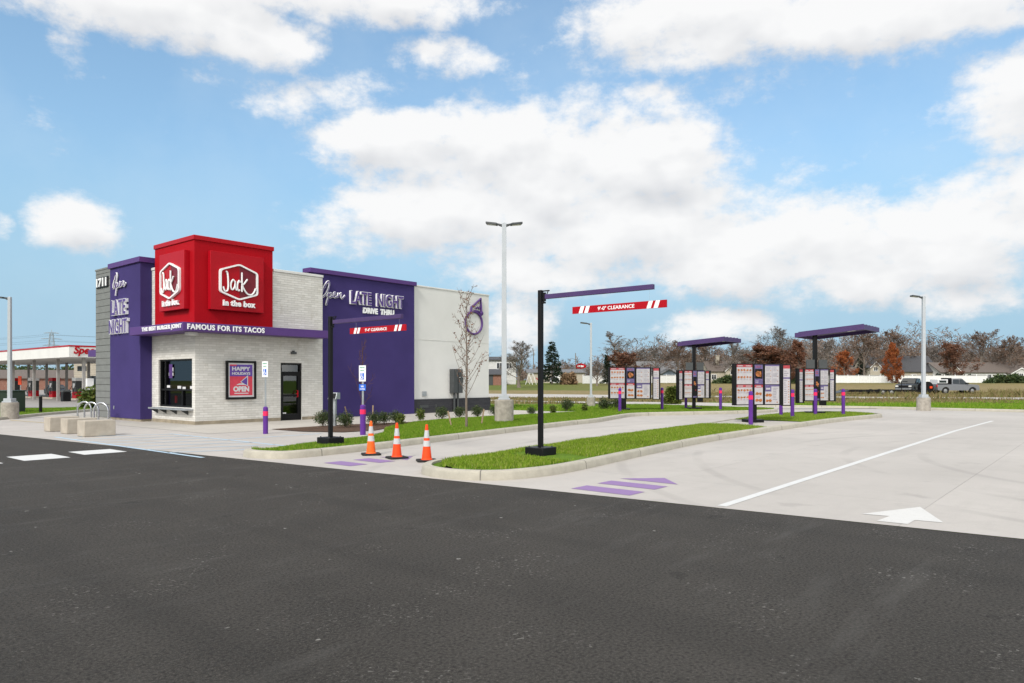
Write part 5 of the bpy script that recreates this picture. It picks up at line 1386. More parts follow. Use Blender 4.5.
TREES = [
 ('grey bare rounded tree right of the tall double lamp post, before the white house','grey',519,341,128,34),
 ('tall bare tree with upright limbs behind the rear left menu board','tall',617,331,165,40),
 ('low reddish brown tree under the tall bare tree, above the rear left menu board','rust',625,352,150,36),
 ('small dark bare tree right of the small lamp post, by the white fence','grey',597,361,140,20),
 ('bare grey tree behind the right end of the rear left menu board','grey2',656,346,190,36),
 ('faint bare tree left of the rear canopy','grey',640,349,210,30),
 ('brownish bare tree just left of the post of the rear canopy','brown',678,341,185,38),
 ('wide brown bare tree behind the post of the rear canopy','brown2',703,341,200,44),
 ('bare grey tree rising behind the right end of the rear canopy','grey2',735,341,170,40),
 ('thin bare tree between the two canopies, left of the rust tree','grey',750,349,205,30),
 ('broad rust brown tree above the front menu board','rust',768,345,160,52),
 ('tall bare grey tree rising behind the rust brown tree','grey2',781,326,200,52),
 ('second rust brown tree right behind the front menu board','rust',785,352,178,30),
 ('bare grey tree behind the post of the front canopy','grey2',826,339,190,44),
 ('large oak with clinging brown leaves behind the right end of the front canopy','brown',864,329,180,38),
 ('dome shaped brown tree behind the dark roofed house','brown2',891,330,205,50),
 ('faint bare tree behind the far right lamp post','grey',934,345,215,30),
 ('red brown tree standing right of the far right lamp post','rust',952,343,185,26),
 ('large dome shaped bare tree behind the long brown roof','brown2',980,330,205,44),
 ('dark bare tree behind the right end of the brown roof','brown',1010,336,200,34),
 ('bare tree at the right edge of the tree line','brown2',1034,338,205,38),
 ('bare tree right of the large dome shaped tree, behind the roof','tall',996,345,215,26),
]
for i, (lab, k, x, yt, Y, w) in enumerate(TREES): tree(lab, k, x, yt, Y, w, rz=i*1.7)
tree('bright orange round tree before the white fence, right of the front order station','orange_ball',844,351,176,23,name='autumn_tree')
tree('orange cone shaped tree before the dark roofed house','orange_cone',893,343,165,16,name='autumn_tree')
tree('brown cone shaped tree right of the front menu board','brown_cone',798,341,168,21,name='autumn_tree')
conifer('tall dark conifer with gaps, right of the tall black clearance post', 552,340,150,30,5,gap=.3)
conifer('small dark evergreen left of the rear left menu board', 607,354,150,13,6,gap=.05)
conifer('dark green conifer behind the orange round tree', 861,352,190,13,7,gap=.1)
conifer('small bright evergreen bush between the rear menu board and order station', 672,387.5,46,13,8,gap=0,name='young_evergreen',mat='shrub_y')
# far-off wood closing the horizon: one mass
def far_wood():
    random.seed(99); Tw = Tri()
    for i in range(2100):
        Y = random.uniform(225,330); X = (random.uniform(-.42,.92) if i < 1100 else random.uniform(.16,.80))*Y
        if X/Y < -.30: Y *= 1.15; X *= 1.15
        z = tz(X,Y); q_ = min(1, max(0, (X/Y-.10)/.12)); h = random.uniform(7,14)*(.42+.68*q_)*(1+.25*math.sin(X*.06))
        for j in range(75):
            t = random.random(); a = random.uniform(0,2*pi); r = h*.33*math.sin(pi*min(1,.25+.75*t))*random.random()
            p = Vector((X+r*math.cos(a), Y+r*math.sin(a), z+h*t))
            Tw.ribbon(p, p+Vector((random.gauss(0,.75),random.gauss(0,.75),random.uniform(.1,1.2))), random.uniform(.12,.26))
    o = link('distant_wood', Tw.mesh('distant_wood', M['twig_brown'])); tag(o, 'far brown leafless wood along the horizon behind the houses', 'wood', None, 'stuff')
far_wood()
def far_green():
    random.seed(98); Tw = Tri()
    for i in range(420):
        Y = random.uniform(150,190); X = random.uniform(-.86,-.46)*Y
        z = tz(X,Y); h = random.uniform(2.5,5.2)
        for j in range(46):
            t = random.random(); a = random.uniform(0,2*pi); r = h*.45*math.sqrt(random.random())
            Tw.leaf((X+r*math.cos(a), Y+r*math.sin(a), z+h*t), random.uniform(.5,1.0))
    o = link('distant_hedge', Tw.mesh('distant_hedge', M['shrub'])); tag(o, 'far dark green tree belt behind the fuel station', 'tree belt', None, 'stuff')
far_green()

# shrubs
def shrub_meshes(seed, r, h, n, leaf, m, stems=10):
    random.seed(seed); T = MB(); L = Tri()
    for i in range(stems):
        a = random.uniform(0,2*pi); q = r*.7*math.sqrt(random.random()); e = Vector((q*math.cos(a), q*math.sin(a), h*random.uniform(.6,1)))
        T.tube([(0,0,-.03),(e.x*.5,e.y*.5,e.z*.45),e], [.012,.009,.004], 4, cap=False)
    for i in range(n):
        d = Vector((random.gauss(0,1),random.gauss(0,1),random.gauss(0,1))).normalized()*(random.random()**.45)
        lump = 1+.22*math.sin(d.x*5+seed)*math.cos(d.y*4+seed)+.12*random.gauss(0,1)
        L.leaf((d.x*r*lump, d.y*r*lump, h*.54+d.z*h*.5*lump), leaf*random.uniform(.6,1.3))
    return make_mesh('stems', T, [M['bark_young']], True, uv=False), L.mesh('foliage', m)
SH = [shrub_meshes(i, .34, .62, 1500, .06, M['shrub']) for i in range(3)] + [shrub_meshes(9, .22, .60, 800, .09, M['shrub_y'], 8)]
def shrub(label, u, v, k, s=1, z=.02, rz=0, xy=None, group='low shrubs along the restaurant walk'):
    P = W(u,v,z) if xy is None else (xy[0],xy[1],z)
    t = thing('shrub', label, 'shrub', P, rz, group); t.scale = (s*1.0,)*2+(s*.95,)
    link('stems', SH[k][0], t); link('foliage', SH[k][1], t); return t
for i, (u, v, k, s, lab) in enumerate([
  (2.38,-3.99,0,1.1,'dark green shrub left of the far clearance post, before the door'),
  (2.46,-5.10,1,1.1,'dark green shrub just right of the far clearance post, beside a leaning stake'),
  (3.75,-4.95,2,1.0,'dark green shrub right behind the purple bollard with the parking sign'),
  (4.35,-4.75,0,.95,'dark green shrub before the purple wall, above the middle cone'),
  (5.1,-4.5,1,.95,'dark green shrub between the left and middle cones, against the purple wall'),
  (4.1,-5.9,3,.9,'yellow green tufted plant on the bark bed above the middle cone'),
  (6.66,-4.1,3,1.0,'yellow green upright plant at the right end of the purple wall'),
  (7.92,-3.95,2,1.05,'rounded shrub left of the electrical cabinet pipes'),
  (8.91,-3.95,0,1.0,'rounded shrub under the electrical cabinet'),
  (9.9,-4.0,1,1.05,'rounded shrub right of the young tree, before the charcoal base'),
  (10.9,-4.1,2,1.0,'shrub half hidden left of the big lamp drum'),
  (12.6,-4.7,0,.8,'small shrub right of the big lamp drum'),
  (13.9,-4.9,3,.9,'yellow green shrub left of the tall black clearance post on the lawn'),
  (17.6,-3.0,1,1.3,'large shrub on the lawn just right of the tall black clearance post'),
  (18.6,-4.6,2,1.45,'largest shrub on the lawn, midway between the clearance post and the small lamp'),
  (20.4,-4.2,0,1.35,'shrub on the lawn left of the small lamp post'),
  (16.4,-4.9,3,.9,'yellow green tuft in front of the lawn shrubs'),
 ]): shrub(lab, u, v, k, s*.74, .03, i*1.3)
t = shrub('leafy green bush at the left corner of the grey siding', 0,0,3,2.0,-.02,.4,(-21.6,37.0),None); t.scale=(2.7,2.7,1.95)
# hedges and tan bush far off
def mass(name, label, cat, x0, x1, ytop, Y, m, n, leaf, seed):
    random.seed(seed); L = Tri(); X0, X1 = px(x0,Y), px(x1,Y); xc = (X0+X1)/2; z = tz(xc,Y); h = CAM_H+(380-ytop)*Y/720-z
    for i in range(n):
        x = random.uniform(X0,X1)-xc; e = max(.12, 1-abs(2*x/(X1-X0))**4); hh = h*e*(.82+.18*math.sin(x*1.9+seed))
        L.leaf((x, random.gauss(0,.7), random.random()**.8*hh), leaf*random.uniform(.6,1.3))
    o = link(name, L.mesh(name, m), None, (xc,Y,z)); tag(o, label, cat); return o
mass('hedge','long dark hedge at the right end of the white fence','hedge',986,1040,374.5,165,M['shrub'],4200,.55,1)
mass('hedge','dark low hedge before the beige house right of the rear order station','hedge',714,742,376,160,M['shrub'],2400,.5,2)
mass('hedge','dark low hedge below the brown cone shaped tree','hedge',792,816,376.5,160,M['shrub'],2200,.5,3)
mass('hedge','green hedge at the foot of the dark roofed house','hedge',876,906,373,182,M['shrub'],2400,.5,4)
mass('weeping_bush','tan straw coloured weeping bush right of the tall conifer','bush',561,576,369.5,150,M['tan_leaf'],2600,.5,5)
for i, x in enumerate((938,948,962,970,975)):
    mass('evergreen_shrub',['small evergreen shrub by the cream gable','evergreen shrub right of the cream gable','evergreen shrub before the brown roofed house, left of a pair','taller evergreen shrub before the brown roofed house','rightmost evergreen shrub before the brown roofed house'][i],'shrub',x-1.6,x+1.6,373.5 if i != 3 else 371.5,190,M['conifer'],320,.45,20+i)

# young bare trees with stakes
def young(label, u, v, H, seed, m, dots, spread, limbs):
    random.seed(seed); T = MB(); C = MB(); L = Tri()
    pts = [(0,0,-.05)] + [(random.gauss(0,.012),random.gauss(0,.012),H*k/8) for k in range(1,9)]
    T.tube(pts, [.042-.037*k/8 for k in range(9)], 7)
    for i in range(limbs):
        t = .24+.72*i/limbs; z = H*t; a = i*2.4
        Lb = spread*(1.05-.75*t)*random.uniform(.7,1.15); e = R(random.uniform(35,62))
        p = Vector((0,0,z)); P = [p]
        for k in range(5):
            e += .07; p = p + Vector((math.cos(a)*math.cos(e),math.sin(a)*math.cos(e),math.sin(e)))*Lb/5; a += random.gauss(0,.12); P.append(p)
        C.tube(P, [.008-.001*k for k in range(6)], 4, cap=False)
        for k in range(4):
            q = P[1+k]; d = Vector((random.gauss(0,1),random.gauss(0,1),.9)).normalized()*Lb*.3
            C.tube([q,q+d*.5,q+d], [.006,.005,.003], 3, cap=False)
            for _ in range(dots): L.leaf(q+d*random.random()+Vector((0,0,-.02)), random.uniform(.04,.085))
    t = thing('young_tree', label, 'tree', W(u,v,.05), 0, 'young staked trees')
    obj('trunk', T, m, t); c = obj('crown', C, m, t, smooth=False)
    if dots: link('leaves', L.mesh('leaves', M['rust_leaf']), c)
young('bare young tree with a few brown leaves before the white stucco wall', 3.66,-9.35, 4.15, 4, M['bark_young'], 3, 1.45, 27)
young('thin reddish bare sapling behind the white parking sign', 2.59,-5.80, 2.75, 6, plain('red_twig', (.085,.04,.035), .8), 0, 1.0, 12)
def stake(label, u, v, lean, az, h=.72):
    mb = MB(); mb.box(-.022,.022,-.018,.018,-.06,h); o = obj('stake', mb, M['wood'], None, W(u,v,.05), bevel=.004)
    o.rotation_euler = (lean*math.sin(az), lean*math.cos(az), .3); tag(o, label, 'stake', 'wooden tree stakes')
stake('leaning wooden stake left of the young tree', 4.0,-8.40, -.22, .1, .55)
stake('leaning wooden stake right of the young tree', 5.06,-8.66, .16, .1, .58)
stake('leaning wooden stake beside the far clearance post', 3.27,-4.23, -.25, .2, .62)
stake('short upright stake behind the purple parking sign bollard', 4.13,-4.39, .03, .1, .62)

# ------------------------------------------------------------------ houses beyond the meadow
def zpx(y, Y): return CAM_H + (380-y)*Y/720
def window(parent, x0, x1, z0, z1, y, trim='white_paint'):
    mb = MB(); f = .09
    mb.box(x0-f,x1+f,y-.05,y-.003,z0-f,z0); mb.box(x0-f,x1+f,y-.05,y-.003,z1,z1+f); mb.box(x0-f,x0,y-.05,y-.003,z0,z1); mb.box(x1,x1+f,y-.05,y-.003,z0,z1); mb.box((x0+x1)/2-.03,(x0+x1)/2+.03,y-.04,y-.003,z0,z1)
    w = obj('window', mb, M[trim], parent)
    mb = MB(); mb.quad((x0,y-.006,z0),(x1,y-.006,z0),(x1,y-.006,z1),(x0,y-.006,z1)); obj('pane', mb, M['glass_dark'], w, smooth=False)
def gable_roof(mb, x0, x1, y0, y1, ze, zr, oh=.4, th=.18, axis='x'):
    """ridge along axis; slabs with thickness"""
    if axis == 'x':
        ym = (y0+y1)/2; k = (zr-ze)/(ym-y0)
        for s, ya in ((1,y0-oh),(-1,y1+oh)):
            za = ze - k*oh
            mb.prism([(x0-oh,ya,za),(x0-oh,ym,zr),(x0-oh,ym,zr+th),(x0-oh,ya,za+th)][::s], (x1-x0+2*oh,0,0))
    else:
        xm = (x0+x1)/2; k = (zr-ze)/(xm-x0)
        for s, xa in ((1,x0-oh),(-1,x1+oh)):
            za = ze - k*oh
            mb.prism([(xa,y0-oh,za),(xm,y0-oh,zr),(xm,y0-oh,zr+th),(xa,y0-oh,za+th)][::s], (0,y1-y0+2*oh,0))
def house(label, x0p, x1p, ridge_y, eave_h, Y, depth, wall, roof, axis='x', gables=(), chimney=None, wins=(), cat='house', door=None, rz=0):
    X0, X1 = px(x0p,Y), px(x1p,Y); xc = (X0+X1)/2; hw = (X1-X0)/2; z = tz(xc,Y)-.1
    zr = zpx(ridge_y, Y+depth/2 if axis == 'x' else Y) - z
    h = thing('house', label, cat, (xc,Y,z), rz)
    mb = MB(); mb.box(-hw,hw,0,depth,0,eave_h)
    if axis == 'x':
        for x in (-hw, hw-.02): mb.prism([(x,0,eave_h),(x,depth,eave_h),(x,depth/2,zr-.02)], (.02,0,0))
    else:
        for y in (0, depth-.02): mb.prism([(-hw,y,eave_h),(0,y,zr-.02),(hw,y,eave_h)], (0,.02,0))
    obj('wall', mb, M[wall], h, smooth=False)
    mb = MB(); gable_roof(mb,-hw,hw,0,depth,eave_h,zr,axis=axis); r = obj('roof', mb, M[roof], h, smooth=False)
    for (g0, g1, gy, gw) in gables:      # front gable wings facing the meadow
        a, b = px(g0,Y)-xc, px(g1,Y)-xc; gz = zpx(gy,Y-1.6)-z; ge = max(eave_h-.3, gz-(b-a)*.5)
        mb = MB(); mb.box(a,b,-1.6,-.01,0,ge); mb.prism([(a,-1.6,ge),((a+b)/2,-1.6,gz),(b,-1.6,ge)], (0,.02,0)); obj('gable_wall', mb, M[gw], h, smooth=False)
        mb = MB(); gable_roof(mb,a,b,-1.6,depth*.45,ge,gz,.3,.15,'y'); obj('gable_roof', mb, M[roof], h, smooth=False)
        mb = MB(); m_ = (a+b)/2; k = (gz-ge)/(m_-a)
        for s in (-1,1): mb.prism([(m_,-1.93,gz-.02),(m_+s*(m_-a+.3),-1.93,ge-.3*k-.02),(m_+s*(m_-a+.3),-1.93,ge-.3*k-.22),(m_,-1.93,gz-.25)][::-s], (0,.025,0))
        obj('gable_trim', mb, M['white_paint'], h, smooth=False)
        window(h, m_-.5, m_+.5, ge-1.1, ge-.1, -1.6)
    if chimney:
        c = px(chimney[0],Y)-xc; top = zpx(chimney[1],Y)-z; mb = MB(); mb.box(c-.45,c+.45,depth*.3,depth*.3+.9,eave_h,top); mb.box(c-.55,c+.55,depth*.3-.1,depth*.3+1,top,top+.2); obj('chimney', mb, M[chimney[2]], r, smooth=False)
    for (a, b, c, d) in wins: window(h, a, b, c, d, 0)
    if door:
        mb = MB(); mb.box(door[0],door[0]+door[1],-.05,-.003,.1,2.2); obj('door', mb, M[door[2]], h)
    return h
house('two storey white house with a dark roof behind the tall double lamp post', 470,516,357.5,5.2,152,9,'house_white','roof_dark', wins=[(-3.4,-2.3,3.4,4.6),(.8,2.0,3.4,4.6),(2.9,3.9,3.4,4.6)])
house('low brick garage with dark roof in front of the white two storey house', 478,501,370,2.3,144,6,'red_brick','roof_dark', door=(-1.5,2.2,'dark_grey'))
house('low cream house with a wide grey roof behind the tall conifer', 528,585,370,2.6,178,9,'house_cream','roof_grey', wins=[(-4,-2.6,1,2.1),(2,3.4,1,2.1)], door=(-.8,1.6,'white_paint'))
house('grey roofed house behind the little blue grey gable', 640,683,362,2.8,200,9,'house_white','roof_grey', wins=[(-3,-1.6,1,2.2)])
house('small blue grey garden house with white gable trim between the menu board and order station', 662.5,676,369.5,2.5,183,5,'house_bluegrey','roof_grey', axis='y', wins=[(-.9,.9,1.1,2.0)])
house('beige house with a tall chimney half hidden behind bare trees', 709,744,362,3.2,194,9,'house_cream','roof_brown', chimney=(720.5,356,'house_cream'), gables=[(724,737,363.5,'house_cream')], wins=[(-4,-2.8,1,2.2)])
house('little brick house with white gable trim beside the orange round tree', 853,869,367.5,2.6,205,7,'red_brick','roof_brown', gables=[(857,867,367,'red_brick')])
house('large house with a dark steep roof and pale gable behind the white fence', 870,938,356.5,3.2,200,11,'house_cream','roof_dark', gables=[(867.5,878,361.5,'house_cream')], wins=[(2,3.4,1,2.2),(5,6.4,1,2.2)])
house('long low house with a brown roof and two white gables at the far right', 941,1046,363,2.9,196,11,'house_white','roof_brown', gables=[(946,957,365.5,'house_cream'),(1007,1027,367.5,'house_white')], wins=[(-6,-4.6,1,2.2),(-2,-.6,1,2.2),(2,3.4,1,2.2)])

# white vinyl fences
def fence(label, x0, x1, Y0, Y1, h=1.85, bay=2.5):
    a = np.array((px(x0,Y0),Y0)); b = np.array((px(x1,Y1),Y1)); L = np.linalg.norm(b-a); n = max(2,int(L/bay)); ang = math.atan2(b[1]-a[1], b[0]-a[0])
    t = thing('fence', label, 'fence', (a[0],a[1],0), ang)
    for i in range(n+1):
        p = a+(b-a)*i/n; z = tz(*p); x = L*i/n
        mb = MB(); mb.box(x-.07,x+.07,-.07,.07,z-.2,z+h+.05); mb.add([(x-.09,-.09,z+h+.05),(x+.09,-.09,z+h+.05),(x+.09,.09,z+h+.05),(x-.09,.09,z+h+.05),(x,0,z+h+.15)], [(0,1,4),(1,2,4),(2,3,4),(3,0,4)])
        obj('post', mb, M['white_paint'], t)
    for i in range(n):
        p = a+(b-a)*(i+.5)/n; z = tz(*p); x0_, x1_ = L*i/n+.08, L*(i+1)/n-.08
        mb = MB(); mb.box(x0_,x1_,-.02,.02,z+.02,z+h-.1); mb.box(x0_,x1_,-.035,.035,z+h-.1,z+h); mb.box(x0_,x1_,-.035,.035,z+.04,z+.16)
        obj('panel', mb, M['vinyl_fence'], t, smooth=False)
fence('long white vinyl fence behind the trucks on the right', 826, 987, 171, 173)
fence('white vinyl fence behind the small lamp post and rear left menu board', 583, 692, 158, 172)

# ------------------------------------------------------------------ vehicles
M['car_silver'] = plain('silver_car_paint', (.21,.22,.24), .3, .3, var=.04)
M['car_dark'] = plain('dark_car_paint', (.03,.032,.037), .25, .1, var=.1)
M['car_white'] = plain('white_car_paint', (.62,.63,.64), .28, 0, var=.04)
def wheel(t, x, y, r=.40, w=.27):
    mb = MB()
    ring = [(r*.62,-w/2),(r*.93,-w/2),(r,-w*.32),(r,w*.32),(r*.93,w/2),(r*.62,w/2)]
    n = 22; vs = []; fs = []
    for i in range(n):
        a = 2*pi*i/n
        for (rr, yy) in ring: vs.append((x+rr*math.cos(a), y+yy, r+rr*math.sin(a)))
    k = len(ring)
    for i in range(n):
        for j in range(k): fs.append((i*k+j, ((i+1)%n)*k+j, ((i+1)%n)*k+(j+1)%k, i*k+(j+1)%k))
    mb.add(vs, fs); wh = obj('wheel', mb, M['black_rubber'], t)
    mb = MB(); s = 1 if y > 0 else -1
    P = [(x+r*.63*math.cos(2*pi*i/n), y+s*w*.30, r+r*.63*math.sin(2*pi*i/n)) for i in range(n)]; Q = [(x+r*.2*math.cos(2*pi*i/n), y+s*w*.42, r+r*.2*math.sin(2*pi*i/n)) for i in range(n)]
    mb.add(P+Q, [(i,(i+1)%n,n+(i+1)%n,n+i) for i in range(n)]+[tuple(range(n,2*n))]); obj('rim', mb, M['rim'], wh)
def arch(xc, r, z, n=8): return [(xc+r*math.cos(a), z+r*math.sin(a)) for a in np.linspace(0, pi, n)]
def vehicle(label, cat, x_img, Y, rz, paint, kind, name, z=None):
    X = px(x_img,Y); t = thing(name, label, cat, (X,Y,tz(X,Y)+.02 if z is None else z), rz)
    hw = .98 if kind == 'pickup' else .88
    if kind == 'pickup':
        # side outline, front at +x
        low = [(-2.75,.58),(-2.75,1.16),(-.75,1.18),(.95,1.18),(1.15,1.22),(2.30,1.14),(2.52,1.02),(2.56,.58)]
        axle = (-1.72, 1.68); r = .41
        cabp = [(-.92,1.18),(-.82,1.88),(.30,1.92),(.50,1.88),(1.20,1.21)]
        bed = True
    else:
        low = [(-2.2,.45),(-2.24,.85),(-1.9,.95),(1.0,.92),(2.0,.78),(2.2,.62),(2.2,.38)]
        axle = (-1.35, 1.38); r = .33; cabp = [(-2.0,.94),(-1.35,1.44),(.1,1.47),(1.05,.92)]; bed = False
    bot = low[-1][1]-.12
    out = list(low) + [(low[-1][0]-.08, bot)]
    for xc in (axle[1], axle[0]): out += [(xc+r*1.18, bot)] + [(a, max(b, bot)) for a, b in arch(xc, r*1.18, r*.95)] + [(xc-r*1.18, bot)]
    out += [(low[0][0]+.05, bot)]
    mb = MB(); mb.prism([(a,-hw,b) for a, b in out], (0,2*hw,0)); obj('body', mb, paint, t, bevel=.03)
    mb = MB(); n = len(cabp); ins = .17
    A = [(a,-hw+(.04 if b < 1.2 and kind == 'pickup' or b < .96 else ins),b) for a, b in cabp]; B = [(a,-y_,b) for (a,y_,b) in A]
    mb.add(A+B, [tuple(range(n)), tuple(range(n,2*n))[::-1]]+[(i,n+i,n+(i+1)%n,(i+1)%n) for i in range(n)]); cabo = obj('cab', mb, paint, t, bevel=.03)
    # windows just proud of the cab skin
    mb = MB(); zb, zt_ = cabp[0][1]+.08, max(b for _, b in cabp)-.12
    def xat(z, side):
        P = cabp if side < 0 else cabp[::-1]
        for (a0,b0),(a1,b1) in zip(P, P[1:]):
            if min(b0,b1) <= z <= max(b0,b1) and b0 != b1: return a0+(a1-a0)*(z-b0)/(b1-b0)
    zlo = cabp[0][1]; ztop = cabp[1][1]
    def yat(z): return hw-.04-(ins-.04)*(z-zlo)/(ztop-zlo)+.012
    xa0, xa1, xb0, xb1 = xat(zb,-1)+.10, xat(zt_,-1)+.10, xat(zb,1)-.12, xat(zt_,1)-.12
    xm = (xa0+xb0)/2 - .05
    for s in (-1,1):
        for (p, q, p2, q2) in ((xa0,xm-.05,xa1,xm-.05),(xm+.05,xb0,xm+.05,xb1)):
            f = [(p,s*yat(zb),zb),(q,s*yat(zb),zb),(q2,s*yat(zt_),zt_),(p2,s*yat(zt_),zt_)]; mb.add(f, [(0,1,2,3)[::-s]])
    obj('side_window', mb, M['glass_dark'], t, smooth=False)
    for nm, sd_ in (('windscreen',1),('rear_window',-1)):
        x0, x1 = xat(zb,sd_)+sd_*.03, xat(zt_,sd_)+sd_*.03; mb = MB(); mb.quad((x0,-yat(zb)+.1,zb),(x0,yat(zb)-.1,zb),(x1,yat(zt_)-.1,zt_),(x1,-yat(zt_)+.1,zt_)); obj(nm, mb, M['glass_dark'], t, smooth=False)
    for xc in axle:
        for s in (-1,1): wheel(t, xc, s*(hw-.15), r)
    fx, rx = low[-2][0], low[0][0]; hz = low[-2][1]
    for s in (-1,1):
        mb = MB(); mb.box(fx-.14,fx+.03,s*(hw-.22)-.17,s*(hw-.22)+.17,hz-.20,hz-.02); obj('headlight', mb, M['lamp_lens'], t, bevel=.01)
        mb = MB(); mb.box(rx-.03,rx+.06,s*(hw-.12)-.08,s*(hw-.12)+.08,hz-.15,hz+.15); obj('tail_light', mb, M['tail_red'], t)
        mb = MB(); mb.box(xb0-.15,xb0+.02,s*(hw+.10)-.09,s*(hw+.10)+.09,zb-.02,zb+.15); obj('mirror', mb, M['black_metal'], t, bevel=.02)
    mb = MB(); mb.box(fx+.005,fx+.06,-hw+.42,hw-.42,hz-.22,hz-.03); obj('grille', mb, M['black_metal'], t)
    mb = MB(); mb.box(fx-.05,fx+.09,-hw+.05,hw-.05,bot+.02,bot+.18); obj('bumper', mb, M['rim'] if kind == 'pickup' else paint, t, bevel=.02)
    if bed:
        mb = MB(); mb.box(-2.70,-1.0,-hw+.10,hw-.10,1.172,1.185); obj('bed_floor', mb, M['black_rubber'], t)
    return t
s_ = vehicle('silver crew cab pickup truck facing right before the white fence', 'pickup truck', 954, 88, R(4), M['car_silver'], 'pickup', 'pickup_truck')
mb = MB(); mb.box(-1.06,-.96,-.9,.9,1.19,1.98); mb.box(-2.7,-1.07,-.9,-.82,1.19,1.33); mb.box(-2.7,-1.07,.82,.9,1.19,1.33); obj('bed_rack', mb, M['black_metal'], s_, bevel=.01)
mb = MB(); mb.box(-2.6,-1.3,-.75,.75,1.19,1.80); tb = obj('load_box', mb, M['car_white'], s_, bevel=.03)
mb = MB(); mb.box(-2.4,-1.5,-.765,-.751,1.40,1.68); obj('load_window', mb, M['glass_dark'], tb)
vehicle('dark pickup truck with pale front facing left, beside the flatbed trailer', 'pickup truck', 911, 91, R(222), M['car_dark'], 'pickup', 'pickup_truck')
t = thing('flatbed_trailer', 'long dark flatbed trailer with its ramp lowered, left of the trucks', 'trailer', (px(880,84),84,tz(px(880,84),84)), R(2))
mb = MB(); mb.box(-4.2,4.8,-1.1,1.1,.48,.60); mb.box(-4.2,4.8,-1.16,-1.1,.40,.66); mb.box(-4.2,4.8,1.1,1.16,.40,.66); obj('deck', mb, M['black_metal'], t)
mb = MB(); mb.prism([(-4.2,-1,.60),(-6.6,-1,.10),(-6.6,-1,.02),(-4.2,-1,.50)], (0,2,0)); obj('ramp', mb, M['dark_grey'], t)
for x in (-.4,.6): 
    for y in (-1.3,1.3): wheel(t, x, y, .36, .24)
mb = MB(); mb.tube([(1.9,-1.1,.6),(1.9,-1.1,1.6),(2.6,-1.1,1.6)], .05, 6); obj('rail', mb, M['black_metal'], t)
t = thing('cable_drum', 'black cable drum with an orange light between the two trucks', 'drum', (px(925.5,87),87,tz(px(925.5,87),87)), R(8))
mb = MB()
for y in (-.45,.40): 
    n = 20; P = [(.72*math.cos(2*pi*i/n),y,.85+.72*math.sin(2*pi*i/n)) for i in range(n)]; mb.prism(P, (0,.06,0))
obj('flange', mb, M['black_metal'], t)
mb = MB(); n = 20; mb.prism([(.42*math.cos(2*pi*i/n),-.39,.85+.42*math.sin(2*pi*i/n)) for i in range(n)], (0,.785,0)); obj('core', mb, M['dark_grey'], t)
mb = MB(); mb.box(-.6,.6,-.35,.35,.0,.16); obj('skid', mb, M['wood'], t)
mb = MB(); mb.box(.2,.5,-.53,-.455,.75,1.0); obj('warning_light', mb, M['orange'], t)
vehicle('pale parked car facing the viewer before the low cream house', 'car', 554, 160, R(-95), M['car_silver'], 'car', 'parked_car')

# small far things
t = thing('swing_set', 'white A frame swing set with a red slide left of the tall black clearance post', 'swing set', (px(531,150),150,tz(px(531,150),150)), R(70)); t.scale = (.8,.8,.95)
mb = MB()
for x in (-1.6,1.6):
    for y in (-.95,.95): mb.tube([(x,y,0),(x,0,2.45)], .07, 6)
mb.tube([(-1.8,0,2.45),(1.8,0,2.45)], .07, 6); obj('frame', mb, M['white_paint'], t)
for x in (-.7,.3):
    mb = MB(); mb.tube([(x-.2,0,2.4),(x-.2,0,.55)], .015, 4); mb.tube([(x+.2,0,2.4),(x+.2,0,.55)], .015, 4); mb.box(x-.24,x+.24,-.1,.1,.5,.55); obj('swing', mb, M['dark_green_box'], t)
mb = MB(); mb.prism([(1.2,-1.0,1.5),(1.2,-2.6,.2),(1.2,-2.6,.1),(1.2,-1.0,1.3)], (.6,0,0)); obj('slide', mb, M['red_gloss'], t)
t = thing('pole_sign', 'red oval roadside sign on a pole beyond the meadow', 'sign', (px(580.5,235),235,tz(px(580.5,235),235)))
mb = MB(); mb.cyl(0,.1,-.2,4.6,.14,n=10); obj('pole', mb, M['galv'], t)
def oval(w, h): return [(w*math.cos(2*pi*i/24)*(1+.10*math.cos(4*pi*i/24)), 0, 6.0-tz(0,0)*0-1.1+h*math.sin(2*pi*i/24)) for i in range(24)]
mb = MB(); mb.prism([(a,-.2,c) for a,_,c in oval(1.65,.95)], (0,.3,0)); bd = obj('board', mb, M['red_gloss'], t)
mb = MB(); mb.prism([(a,-.215,c) for a,_,c in oval(1.0,.30)], (0,.014,0)); obj('white_band', mb, M['sign_white'], bd)
for x, y, lab in ((533.5,350,'far utility pole just left of the tall black clearance post'),(575.5,353,'far utility pole left of the red oval sign')):
    Y = 225; z = tz(px(x,Y),Y); h = zpx(y,Y)-z
    t = thing('utility_pole', lab, 'utility pole', (px(x,Y),Y,z)); mb = MB(); mb.cyl(0,0,-.3,h,.17,.11,n=8); obj('shaft', mb, M['bark'], t)
    mb = MB(); mb.cyl(.24,0,h-1.6,h-.9,.16,n=8); obj('transformer', mb, M['galv'], t)
